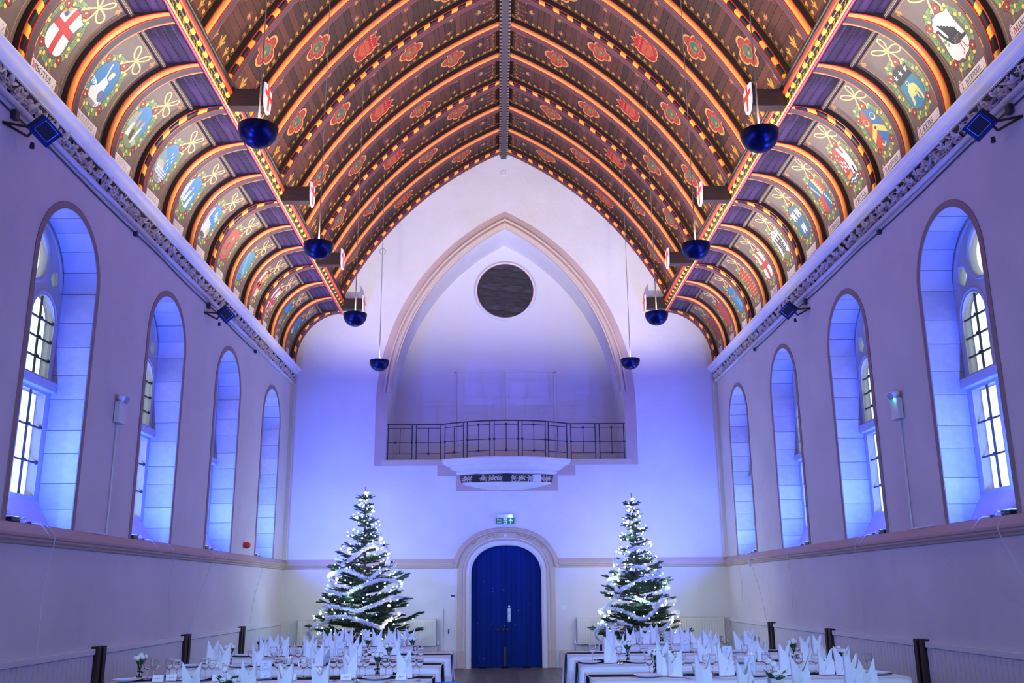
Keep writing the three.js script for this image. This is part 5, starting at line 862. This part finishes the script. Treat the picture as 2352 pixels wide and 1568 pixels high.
function dress(t, [bx, bz], H, Rb, seedN, which) {
  seed = seedN;
  const rad = (y) => Rb * Math.pow(Math.max(0, 1 - (y - 0.62) / (H - 0.62)), 0.92);
  const on = (y, a, k) => t.axis(y).add(V(Math.cos(a) * rad(y) * k, 0, Math.sin(a) * rad(y) * k));
  // string lights
  const s = thing('string_lights', `string of cool white fairy lights wound round the ${which} tree`, 'fairy lights', [bx, 0, bz]);
  const path = []; const turns = 9; for (let i = 0; i <= 230; i++) { const f = i / 230, y = 0.72 + (H - 0.82) * f; path.push(on(y, f * turns * 6.283 + 0.5, 0.84 + 0.16 * Math.sin(i * 1.7)).add(V(0, 0.06 * Math.sin(i * 2.3), 0))); }
  mesh(s, 'wire', new THREE.TubeGeometry(new THREE.CatmullRomCurve3(path), 500, 0.0022, 4), M.leaf);
  const cool = glow(lin(0.66, 0.86, 1.0), 9), warm = glow(lin(1.0, 0.86, 0.62), 9), bg = new THREE.SphereGeometry(0.0135, 8, 6), big = new THREE.SphereGeometry(0.026, 10, 8);
  let c = 0;
  for (let i = 0; i < 230; i++) { const p = path[i], warmOne = i % 17 === 0; const b = mesh(s, 'bulb', warmOne ? big : bg, warmOne ? warm : cool); b.position.copy(p).add(V(0, -0.012, 0)); }
  const tb = mesh(s, 'bulb', big, warm); tb.position.copy(t.axis(H - 0.12)).add(V(0.01, 0, 0.02));
  for (let i = 0; i < 14; i++) { const f = (i + 0.5) / 14, y = 0.80 + (H - 1.1) * f * 0.95, l = new THREE.PointLight(i % 4 ? FAIRY.color : lin(1, 0.84, 0.6), FAIRY.cd * (1.15 - 0.8 * f)); l.position.copy(on(y, i * 2.4 + 0.8, 1.08)); l.castShadow = true; l.shadow.radius = 1.5; s.add(l); }
  // feather garland
  const ga = thing('feather_garland', `fluffy white feather garland looped over the ${which} tree`, 'garland', [bx, 0, bz]);
  const strands = which === 'broader' ? [[2.25, 0.2, 3.2], [1.95, -0.6, 4.0], [1.65, 0.0, 4.2], [1.35, -0.4, 4.6], [1.05, 0.6, 3.0]] : [[2.25, 0.1, 3.4], [1.95, -0.8, 4.4], [1.68, 0.1, 4.4], [1.42, -0.4, 4.6], [1.18, 0.2, 4.4], [0.95, -0.2, 3.8]];
  for (const [y0, a0, sw] of strands) {
    const pts = [], sg = rr(0.16, 0.34), ph = rr(0, 3); for (let i = 0; i <= 26; i++) { const f = i / 26; pts.push(on(y0 - 0.30 * f + sg * (Math.abs(Math.sin(f * sw * 1.5 + ph)) - 0.5), a0 + sw * f, 0.93 + 0.10 * Math.sin(i * 0.9 + ph))); }
    const cv = new THREE.CatmullRomCurve3(pts), L = cv.getLength(), n = Math.round(L * 2100), P = [];
    for (let i = 0; i < n; i++) { const u = rnd(), p = cv.getPointAt(u), d = V(rr(-1, 1), rr(-1, 1), rr(-1, 1)).normalize(), w = V(rr(-1, 1), rr(-1, 1), rr(-1, 1)).cross(d).normalize().multiplyScalar(0.008), e = p.clone().addScaledVector(d, rr(0.025, 0.062)); P.push(p.x - w.x, p.y - w.y, p.z - w.z, p.x + w.x, p.y + w.y, p.z + w.z, e.x, e.y, e.z); }
    const gg = new THREE.BufferGeometry(); gg.setAttribute('position', new THREE.Float32BufferAttribute(P, 3)); gg.computeVertexNormals(); gg.setAttribute('uv', new THREE.Float32BufferAttribute(new Float32Array(P.length / 3 * 2), 2));
    const st = part(ga, 'strand'); mesh(st, 'feathers', gg, M.fluff).userData.kind = 'stuff'; mesh(st, 'core', new THREE.TubeGeometry(cv, 80, 0.010, 5), M.fluff);
  }
  for (let i = 0; i < 14; i++) {
    const y = rr(0.85, H - 0.95), a = rr(-0.4, 3.5), p = on(y, a, rr(0.92, 1.05)), kind = i % 3;
    const b = thing('tree_ornament', kind === 0 ? `clear white bauble hanging on the ${which} tree` : kind === 1 ? `white blossom ornament clipped to the ${which} tree` : `small dusky pink ornament on the ${which} tree`, 'ornament', [bx + p.x, p.y - 0.03, bz + p.z], 0, 'ornaments on the ' + which + ' tree');
    if (kind === 1) { const pet = []; for (let q = 0; q < 7; q++) pet.push(new THREE.SphereGeometry(0.022, 8, 6).scale(1, 0.5, 1).translate(0.024, 0, 0).rotateZ(0.5).rotateY(q * 0.9)); mesh(b, 'petals', merge(pet), M.fluff); mesh(b, 'heart', new THREE.SphereGeometry(0.011, 8, 6).translate(0, 0.008, 0), M.paleGold); }
    else { mesh(b, 'ball', new THREE.SphereGeometry(kind ? 0.024 : 0.032, 16, 12), kind ? std(lin(0.45, 0.2, 0.2), 0.5) : std(lin(0.85, 0.86, 0.9), 0.2)); mesh(b, 'cap', cyl(0.008, 0.008, 0.012, 0, kind ? 0.028 : 0.036, 0, 8), M.steel); }
  }
}
{
  const a = [-2.62, -18.15], ta = fir('broad fir tree hung with garland and lights, in front of the radiator, sounder side', a, 3.40, 1.02, [-0.05, 0], 501, 1250);
  dress(ta, a, 3.40, 1.02, 77, 'broader');
  const b = [2.44, -18.15], tb = fir('slim fir tree thick with white garland, in front of the radiator, green-lit side', b, 3.25, 0.84, [-0.07, 0], 907, 1250);
  dress(tb, b, 3.25, 0.84, 99, 'slimmer');
}
// ================================================================ BANQUET TABLES
const TY = 0.76, ROWS = [-7.03, -8.58, -10.12, -11.62, -13.42];
const BANK = { '-1': 'sounder side', 1: 'green-lit side' };
const rowName = (r) => ['fifth row from the trees', 'fourth row from the trees', 'third row from the trees', 'second row from the trees', 'short table by the trees'][r];
const spans = { '-1': [[-3.37, -0.72], [-3.37, -0.72], [-3.36, -0.73], [-3.30, -0.71], [-3.13, -1.22]], 1: [[0.62, 3.23], [0.62, 3.23], [0.65, 3.23], [0.64, 3.27], [1.24, 2.66]] };
const onTable = (x, z) => [x, TY + 0.012, z];
for (const s of [-1, 1]) ROWS.forEach((z, r) => {
  seed = 3000 + r * 10 + s;
  const [x0, x1] = spans[s][r], w = x1 - x0, dp = 0.76, cx = (x0 + x1) / 2;
  const where = `${rowName(r)}, ${BANK[s]}`;
  const t = thing('banquet_table', 'long folding table under white cloth, ' + where, 'table', [cx, 0, z], 0, 'rows of banquet tables');
  mesh(t, 'tabletop', box(w - 0.02, 0.03, dp - 0.02, 0, TY - 0.02, 0), M.darkWood);
  for (const [ax, az] of [[-1, -1], [-1, 1], [1, -1], [1, 1]]) mesh(t, 'leg', cyl(0.014, 0.014, TY - 0.035, ax * (w / 2 - 0.14), (TY - 0.035) / 2, az * 0.27, 10), M.black);
  mesh(t, 'cross_bar', merge([rod(V(-w / 2 + 0.14, 0.3, -0.27), V(-w / 2 + 0.14, 0.3, 0.27), 0.01), rod(V(w / 2 - 0.14, 0.3, -0.27), V(w / 2 - 0.14, 0.3, 0.27), 0.01)]), M.black);
  // cloth: flat top and hanging skirt with corner points
  const per = [], N = 160, L = 2 * (w + dp);
  for (let i = 0; i < N; i++) { let q = i / N * L, p; if (q < w) p = [-w / 2 + q, dp / 2, q, w]; else if (q < w + dp) p = [w / 2, dp / 2 - (q - w), q - w, dp]; else if (q < 2 * w + dp) p = [w / 2 - (q - w - dp), -dp / 2, q - w - dp, w]; else p = [-w / 2, -dp / 2 + (q - 2 * w - dp), q - 2 * w - dp, dp]; per.push(p); }
  const drop = 0.26, rings = 7, pos = [], idx = [], uv = [];
  for (let k = 0; k <= rings; k++) per.forEach(([px, pz, q, len], i) => {
    const e = Math.min(q, len - q), corner = Math.exp(-e * e / 0.012), f = k / rings, d = (drop + 0.16 * corner) * f, fold = (0.012 * Math.sin(q * 9 + r) + 0.010 * Math.sin(q * 23 + 2 * r) ) * f + 0.035 * corner * f * Math.sin(q * 40), out = 0.006 + 0.03 * f * corner + fold * 0.6;
    const nx = Math.abs(Math.abs(px) - w / 2) < 1e-6 ? Math.sign(px) : 0, nz = Math.abs(Math.abs(pz) - dp / 2) < 1e-6 ? Math.sign(pz) : 0;
    pos.push(px + nx * out, TY + 0.004 - (k ? 0.004 : 0) - d, pz + nz * out); uv.push(q, d);
  });
  for (let k = 0; k < rings; k++) for (let i = 0; i < N; i++) { const a = k * N + i, b = k * N + (i + 1) % N; idx.push(a, a + N, b, b, a + N, b + N); }
  const c0 = pos.length / 3; pos.push(0, TY + 0.004, 0); uv.push(0, 0); for (let i = 0; i < N; i++) idx.push(c0, i, (i + 1) % N);
  const cg = new THREE.BufferGeometry(); cg.setAttribute('position', new THREE.Float32BufferAttribute(pos, 3)); cg.setAttribute('uv', new THREE.Float32BufferAttribute(uv, 2)); cg.setIndex(idx); cg.computeVertexNormals();
  const sk = cg; const cloth = tag(mesh(scene, 'tablecloth', clothFlat(sk, w, dp), M.cloth), 'white tablecloth with hanging corners, ' + where, 'tablecloth', 'white tablecloths'); cloth.position.set(cx, 0, z);
  // dark green runner along the middle, hanging over the aisle end
  const e = s < 0 ? 1 : -1, rw = 0.21, path = [[-e * (w / 2 - 0.02), TY + 0.009], [e * (w / 2 - 0.01), TY + 0.009], [e * (w / 2 + 0.014), TY - 0.004], [e * (w / 2 + 0.024), TY - 0.15], [e * (w / 2 + 0.034), TY - 0.40], [e * (w / 2 + 0.034), TY - 0.62]];
  const rn = loft([-1, -0.33, 0.33, 1].map((k) => path.map(([x, y], i) => V(x, y + (i > 3 ? 0.02 * Math.sin(k * 2) : 0), k * rw / 2 + 0.006 * Math.sin(x * 3)))), { smooth: true });
  const run = tag(mesh(scene, 'table_runner', rn, M.runner), 'dark green table runner, ' + where, 'runner', 'green table runners'); run.position.set(cx, 0, z);
});
function clothFlat(g, w, dp) { return g; }
// ---------------------------------------------------------------- table ware
function napkinGeo(v) {                                      // cloth folded into a standing mitre with two points
  const n = 40, P = [], idx = [], rings = 6, hp = [0.235, 0.215, 0.25][v], hv = [0.125, 0.105, 0.145][v], rx = 0.060, rz = 0.036;
  for (let k = 0; k <= rings; k++) for (let i = 0; i < n; i++) {
    const a = i / n * 2 * Math.PI, peak = Math.pow(Math.abs(Math.cos(a + [0.15, -0.25, 0.3][v])), [1.5, 1.2, 1.8][v]), f = k / rings, h = (hv + (hp - hv) * peak) * f, fl = 1 + (0.22 - 0.12 * v) * f * peak;
    P.push(rx * Math.cos(a) * fl * (1 - 0.06 * f), h, rz * Math.sin(a) * (1 - 0.35 * f * peak) + 0.004 * Math.sin(5 * a) * f);
  }
  for (let k = 0; k < rings; k++) for (let i = 0; i < n; i++) { const a = k * n + i, b = k * n + (i + 1) % n; idx.push(a, b, a + n, b, b + n, a + n); }
  // overlapping diagonal flap on the front
  const o = P.length / 3; P.push(-0.060, 0.004, 0.041, 0.062, 0.004, 0.041, 0.066, 0.13, 0.018, 0.0, 0.075, 0.046, -0.02, 0.02, 0.048);
  idx.push(o, o + 1, o + 4, o + 1, o + 3, o + 4, o + 1, o + 2, o + 3);
  const g = new THREE.BufferGeometry(); g.setAttribute('position', new THREE.Float32BufferAttribute(P, 3)); g.setAttribute('uv', new THREE.Float32BufferAttribute(new Float32Array(P.length / 3 * 2), 2)); g.setIndex(idx); const q = g.toNonIndexed(); q.computeVertexNormals(); return mergeVertices(g).index ? (g.computeVertexNormals(), g) : q;
}
const NAP = [0, 1, 2].map(napkinGeo);
const V2 = (l) => l.map(([a, b]) => new THREE.Vector2(a, b));
function glassGeo(h, rb) { return new THREE.LatheGeometry(V2([[0.0005, 0.002], [0.031, 0.002], [0.031, 0.004], [0.006, 0.008], [0.0035, 0.016], [0.0035, h * 0.42], [0.008, h * 0.46], [rb * 0.75, h * 0.56], [rb, h * 0.72], [rb * 0.97, h * 0.86], [rb * 0.84, h], [rb * 0.84 - 0.0016, h], [rb * 0.97 - 0.0018, h * 0.86], [rb - 0.002, h * 0.72], [rb * 0.75 - 0.002, h * 0.575], [0.006, h * 0.49], [0.0005, h * 0.48]]), 24); }
const GLS = [glassGeo(0.155, 0.036), glassGeo(0.172, 0.040)];
const PLATE = new THREE.LatheGeometry(V2([[0.0005, 0.004], [0.07, 0.004], [0.085, 0.010], [0.115, 0.017], [0.118, 0.018], [0.116, 0.0205], [0.085, 0.0135], [0.07, 0.0075], [0.0005, 0.0075]]), 36);
const cutlery = merge([box(0.014, 0.003, 0.09, 0, 0.0025, 0.05), box(0.018, 0.003, 0.10, 0.0, 0.0025, -0.045)]);
const cardTex = canvas(128, 192, (c, w, h) => { c.fillStyle = '#dfe6ee'; c.fillRect(0, 0, w, h); c.strokeStyle = '#8b97ab'; c.lineWidth = 3; c.strokeRect(5, 5, w - 10, h - 10); c.beginPath(); c.arc(w / 2, 92, 40, 0, 7); c.stroke(); c.fillStyle = '#7d8aa0'; for (const [x, y, ww] of [[40, 84, 48], [34, 95, 60], [44, 106, 40]]) c.fillRect(x, y, ww, 4); for (let i = 0; i < 5; i++) c.fillRect(44 + (i % 2) * 8, 22 + i * 4, 40 - i * 4, 2); for (let i = 0; i < 3; i++) c.fillRect(48, 156 + i * 8, 32, 3); });
const MCard = std(0xffffff, 0.6, { map: cardTex });
const placeTex = canvas(128, 80, (c, w, h) => { c.fillStyle = '#eef0f4'; c.fillRect(0, 0, w, h); c.strokeStyle = '#5e6472'; c.lineWidth = 4; c.beginPath(); c.moveTo(34, 44); for (let i = 0; i < 6; i++) c.quadraticCurveTo(40 + i * 10, i % 2 ? 28 : 58, 44 + i * 10, 42); c.stroke(); });
const MPlace = std(0xffffff, 0.7, { map: placeTex, side: THREE.DoubleSide });
const protos = {};
function roseHead(r, k) { const l = [new THREE.SphereGeometry(r * 0.62, 10, 8).translate(0, 0, 0)]; for (let i = 0; i < 9; i++) { const a = i * 2.4 + k, p = new THREE.SphereGeometry(r * 0.62, 8, 6, 0, Math.PI * 1.1, 0.3, 1.5).scale(1, 1.05, 0.55).rotateY(a).translate(Math.cos(-a + 1.2) * r * 0.30, (i % 3 - 1) * r * 0.16, Math.sin(-a + 1.2) * r * 0.30); l.push(p); } return merge(l); }
const ROSES = [roseHead(0.024, 0), roseHead(0.027, 1.3), roseHead(0.021, 2.6)];
function bouquet(parent, y, n, spread, sc = 1) {
  for (let i = 0; i < n; i++) { const a = i / (n - 1) * 6.283 * (n > 1 ? 1 : 0), k = i === 0 ? 0 : 1; const h = mesh(parent, 'rose', ROSES[i % 3], M.rose); h.position.set(k * spread * Math.cos(a), y + (i === 0 ? 0.018 : 0) + rr(-0.006, 0.006), k * spread * Math.sin(a)); h.scale.setScalar(sc); h.rotation.set(k * 0.35 * Math.sin(a), a, -k * 0.35 * Math.cos(a)); }
  const lv = []; for (let i = 0; i < 16; i++) { const a = i * 2.4, q = new THREE.SphereGeometry(0.022, 6, 4).scale(0.5, 1.15, 0.12).translate(0, 0.018, 0).rotateX(0.5).rotateY(a).translate(spread * 0.55 * Math.sin(a), y - 0.052 + 0.02 * (i % 3), spread * 0.55 * Math.cos(a)); lv.push(q); } mesh(parent, 'leaves', merge(lv), M.leaf);
  const st = []; for (let i = 0; i < n; i++) { const a = i / n * 6.283; st.push(rod(V(-0.012 * Math.cos(a), 0.012, -0.012 * Math.sin(a)), V(spread * 0.75 * Math.cos(a), y - 0.012, spread * 0.75 * Math.sin(a)), 0.0026, 5)); } mesh(parent, 'stems', merge(st), M.leaf);
}
function makeVase(nm) { const g = new THREE.Group(); g.name = nm; seed = 42; bouquet(g, 0.172, 7, 0.040, 1.2); mesh(g, 'vase', new THREE.LatheGeometry(V2([[0.0005, 0.001], [0.024, 0.001], [0.024, 0.004], [0.017, 0.06], [0.022, 0.105], [0.0205, 0.105], [0.0155, 0.06], [0.021, 0.007], [0.0005, 0.007]]), 24), M.glass); mesh(g, 'ribbon', merge([new THREE.TorusGeometry(0.0185, 0.003, 6, 20).rotateX(Math.PI / 2).translate(0, 0.062, 0), box(0.03, 0.009, 0.003, 0.012, 0.055, 0.02).rotateY(0.4), box(0.026, 0.009, 0.003, -0.012, 0.052, 0.02)]), M.runner); return g; }
const MAKE = {
  napkin: (v) => { const g = new THREE.Group(); mesh(g, 'folded_cloth', NAP[v], M.napkin); return g; },
  wine_glass: (v) => { const g = new THREE.Group(); mesh(g, 'glass', GLS[v], M.glass); return g; },
  plate: () => { const g = new THREE.Group(); mesh(g, 'dish', PLATE, M.china); return g; },
  cutlery: () => { const g = new THREE.Group(); const k = mesh(g, 'knife', cutlery, M.steel); k.position.x = 0.01; const f = mesh(g, 'fork', cutlery, M.steel); f.position.x = -0.016; return g; },
  rose_vase: () => makeVase('rose_vase'),
  candle_holder: () => { const g = new THREE.Group(); mesh(g, 'cup', new THREE.LatheGeometry(V2([[0.0005, 0.001], [0.032, 0.001], [0.038, 0.070], [0.0355, 0.070], [0.0295, 0.006], [0.0005, 0.006]]), 24), std(lin(0.8, 0.82, 0.84), 0.4)); mesh(g, 'candle', cyl(0.02, 0.02, 0.02, 0, 0.017, 0, 16), M.rose); mesh(g, 'petal_rim', merge([...Array(7)].map((_, i) => new THREE.SphereGeometry(0.014, 6, 5).scale(1, 1.3, 0.3).translate(0, 0.072, 0.036).rotateY(i * 0.9))), M.napkin); mesh(g, 'flame', new THREE.SphereGeometry(0.006, 8, 6).scale(1, 2, 1).translate(0, 0.040, 0), glow(lin(1, 0.75, 0.4), 14)); return g; },
  menu_stand: () => { const g = new THREE.Group(); mesh(g, 'card', rbox(0.105, 0.150, 0.006, 0.002, 0, 0.078, 0), M.white); mesh(g, 'printed_face', new THREE.PlaneGeometry(0.100, 0.145).translate(0, 0.078, 0.0035), MCard); mesh(g, 'foot', rbox(0.11, 0.006, 0.05, 0.002, 0, 0.003, 0), M.glass); return g; },
  place_card: () => { const g = new THREE.Group(); mesh(g, 'tent', loft([[V(-0.045, 0.0, 0.022), V(0.045, 0.0, 0.022)], [V(-0.045, 0.05, 0.001), V(0.045, 0.05, 0.001)], [V(-0.045, 0.0, -0.022), V(0.045, 0.0, -0.022)]]), M.napkin); const f = mesh(g, 'name_face', new THREE.PlaneGeometry(0.085, 0.05).rotateX(-0.397).translate(0, 0.0255, 0.0125), MPlace); return g; },
  cracker: () => { const g = new THREE.Group(); mesh(g, 'barrel', new THREE.LatheGeometry(V2([[0.018, -0.085], [0.021, -0.08], [0.009, -0.052], [0.019, -0.042], [0.019, 0.042], [0.009, 0.052], [0.021, 0.08], [0.018, 0.085]]), 14).rotateZ(Math.PI / 2).translate(0, 0.021, 0).scale(0.7, 0.7, 0.7), M.post); return g; },
};
const WORDS = {
  napkin: (w) => ['white napkin folded to two points, ' + w, 'napkin', 'folded white napkins'],
  wine_glass: (w) => ['clear stemmed wine glass, ' + w, 'glass', 'wine glasses'],
  plate: (w) => ['plain white plate, ' + w, 'plate', 'white plates'],
  cutlery: (w) => ['pair of steel cutlery pieces, ' + w, 'cutlery', 'laid cutlery'],
  rose_vase: (w) => ['white rose posy in ribboned glass vase, ' + w, 'flower vase', 'rose posies'],
  candle_holder: (w) => ['petal-rimmed cup with lit candle, ' + w, 'candle holder', 'candle cups'],
  menu_stand: (w) => ['upright printed menu card, ' + w, 'menu', 'menu cards'],
  place_card: (w) => ['small white folded name card, ' + w, 'place card', 'name cards'],
  cracker: (w) => ['dark red party cracker, ' + w, 'cracker', 'red crackers'],
};
const laid = [], RAD = { napkin: 0.066, wine_glass: 0.042, plate: 0.119, cutlery: 0.05, rose_vase: 0.062, candle_holder: 0.052, menu_stand: 0.058, place_card: 0.052, cracker: 0.065 };
function lay(kind, r, u, dz = 0, turn = 0, v = 0) {
  let z = ROWS[r] + dz, x = pxToX(u, TY + 0.05, z); const s = x < 0 ? -1 : 1, key = kind + v, rad = RAD[kind];
  for (let t = 0; t < 60; t++) { const hit = laid.find((o) => o.r === r && Math.hypot(o.x - x, o.z - z) < o.rad + rad); if (!hit) break; const k = 0.012 * (1 + (t >> 3)); z += (z >= hit.z ? 1 : -1) * k; x += (x >= hit.x ? 1 : -1) * 0.006; if (Math.abs(z - ROWS[r]) > 0.34) z = ROWS[r] + (t % 2 ? 0.3 : -0.3) * rnd(); }
  laid.push({ r, x, z, rad });
  const w = `${rowName(r)}, ${BANK[s]}`, [label, cat, group] = WORDS[kind](w);
  if (!protos[key]) { const g = MAKE[kind](v); g.name = numbered(kind); scene.add(g); tag(g, label, cat, group + ', ' + w); g.position.set(...onTable(x, z)); g.rotation.y = turn; protos[key] = g; return g; }
  return dup(protos[key], onTable(x, z), turn, label, group + ', ' + w);
}
seed = 88;
const N = (r, list, dz = 0.14) => list.forEach((u, i) => lay('napkin', r, u, dz + rr(-0.03, 0.03), rr(-0.5, 0.5), (i * 2 + r) % 3));
const G = (r, list, dz = 0) => list.forEach((u, i) => lay('wine_glass', r, u, dz + (i % 2 ? -0.05 : 0.06), 0, (i + r) % 2));
N(0, [437, 569, 654, 735, 1616, 1710, 1840, 1959, 1992], -0.16);
N(1, [805, 927, 1524, 1541, 1667, 1805, 1897, 1928]);
N(2, [487, 513, 592, 714, 724, 816, 1400, 1522, 1618, 1639, 1750, 1852, 1879]);
N(3, [608, 626, 648, 708, 765, 812, 878, 908, 1423, 1601, 1616, 1632, 1700, 1711, 1724]);
N(4, [751, 778, 799, 840, 866, 900, 922, 934, 1402, 1448, 1482, 1502, 1551, 1573], 0.1);
G(1, [338, 354, 388, 405, 471, 486, 639, 651, 697, 712, 765, 780, 820, 837, 886, 902, 945, 963, 1492, 1555, 1567, 1623, 1637, 1685, 1761, 1819, 1836, 1875, 1951, 1995]);
G(2, [578, 627, 640, 673, 685, 749, 782, 828, 839, 953, 966, 1361, 1422, 1479, 1537, 1596, 1711, 1836]);
G(3, [611, 625, 655, 699, 737, 790, 911, 923, 1470, 1540, 1655, 1740]);
G(4, [770, 820, 890, 1430, 1520], 0);
for (const [r, u, dz] of [[1, 320, -0.05], [1, 861, -0.08], [1, 1506, -0.06], [1, 1929, -0.12], [2, 527, 0], [2, 893, -0.05], [2, 1442, -0.05], [2, 1827, -0.05], [3, 596, 0], [3, 844, 0], [3, 947, 0], [3, 1729, 0], [4, 788, 0], [4, 838, -0.1], [4, 1420, 0], [4, 1482, -0.12]]) lay('rose_vase', r, u, dz, rr(0, 6));
for (const [r, u, dz] of [[1, 548, 0.22], [1, 730, 0.1], [1, 1600, 0.02], [2, 663, 0.05], [2, 1557, 0], [2, 1722, 0.1], [3, 697, 0], [3, 826, 0.1]]) lay('candle_holder', r, u, dz, rr(0, 6));
for (const [r, u, dz] of [[1, 622, 0.06], [2, 737, 0.06], [3, 783, 0.06], [1, 1723, 0.05], [2, 1661, 0.1], [3, 1574, 0.05], [4, 1537, 0.1], [4, 1471, 0.1]]) lay('menu_stand', r, u, dz, rr(-0.25, 0.25));
for (const [r, u, dz] of [[1, 298, 0.16], [1, 448, 0.2], [1, 866, 0.2], [1, 1489, 0.22], [1, 1735, 0.22], [1, 2013, 0.18], [1, 575, 0.2], [2, 444, 0.15], [2, 1355, 0.18], [2, 1467, 0.18], [2, 1586, 0.18], [2, 560, 0.18], [2, 1700, 0.18], [3, 1680, 0.15], [3, 560, 0.12], [3, 1500, 0.15], [4, 1510, 0.2], [3, 740, 0.15]]) lay('plate', r, u, dz);
for (const [r, u, dz] of [[1, 364, 0.22], [1, 380, 0.2], [1, 669, 0.2], [1, 795, 0.26], [1, 922, 0.27], [2, 700, 0.2], [2, 1858, 0.12], [1, 500, 0.2], [2, 505, 0.18]]) lay('place_card', r, u, dz, rr(-0.3, 0.3));
for (const [r, u, dz] of [[1, 350, 0.12], [1, 781, 0.22], [1, 905, 0.2], [2, 738, 0.2], [2, 1372, 0.15]]) lay('cracker', r, u, dz, rr(-0.6, 0.6));
for (const [r, u, dz] of [[1, 765, 0.3], [1, 825, 0.3], [1, 890, 0.3], [1, 960, 0.3], [1, 1575, 0.28], [1, 1640, 0.28], [1, 1960, 0.26], [2, 1425, 0.26], [2, 735, 0.26], [2, 1760, 0.2]]) lay('cutlery', r, u, dz, rr(-0.2, 0.2));
// two large rose arrangements on the frontmost row
for (const [u, s, cube] of [[522, -1, false], [1781, 1, true]]) {
  const z = ROWS[0] + 0.05, x = pxToX(u, 0.9, z);
  const g = thing('rose_arrangement', cube ? 'full white rose arrangement in a square pale vase, fifth row, green-lit side' : 'full white rose arrangement in a round glass, fifth row, sounder side', 'flowers', onTable(x, z)); seed = 61 + s;
  if (cube) mesh(g, 'cube_vase', rbox(0.095, 0.10, 0.095, 0.006, 0, 0.051, 0), M.cable); else mesh(g, 'bowl_vase', cyl(0.035, 0.05, 0.09, 0, 0.046, 0, 20), M.glass);
  for (let i = 0; i < 9; i++) { const a = i * 2.4, k = Math.sqrt(i / 9); const h = mesh(g, 'rose', ROSES[i % 3], M.rose); h.scale.setScalar(1.25); h.position.set(0.062 * k * Math.cos(a), 0.155 - 0.035 * k + (i === 4 ? 0.075 : i === 1 ? 0.05 : 0), 0.062 * k * Math.sin(a)); h.rotation.set(0.4 * k * Math.sin(a), a, -0.4 * k * Math.cos(a)); }
  const lv = []; for (let i = 0; i < 20; i++) lv.push(new THREE.SphereGeometry(0.026, 6, 4).scale(0.5, 1.2, 0.12).rotateX(0.9).rotateY(i * 2.4).translate(0.055 * Math.sin(i * 2.4), 0.10 + 0.012 * (i % 4), 0.055 * Math.cos(i * 2.4))); mesh(g, 'foliage', merge(lv), M.leaf);
}
// bright blue chair seat glimpsed in the gap between the second and third rows
{
  const g = thing('blue_chair', 'bright blue plastic chair tucked behind the second row, sounder side', 'chair', [-0.70, 0, -9.35], 0);
  const blue = std(lin(0.01, 0.16, 0.62), 0.45);
  mesh(g, 'seat', rbox(0.40, 0.025, 0.38, 0.010, 0, 0.44, 0), blue); mesh(g, 'backrest', rbox(0.38, 0.16, 0.022, 0.010, 0, 0.60, 0.19), blue);
  for (const [a, b] of [[-1, -1], [-1, 1], [1, -1], [1, 1]]) mesh(g, 'leg', cyl(0.011, 0.011, b > 0 ? 0.60 : 0.43, a * 0.18, b > 0 ? 0.30 : 0.215, b * 0.17, 8), M.black);
}
renderer.render(scene, camera);
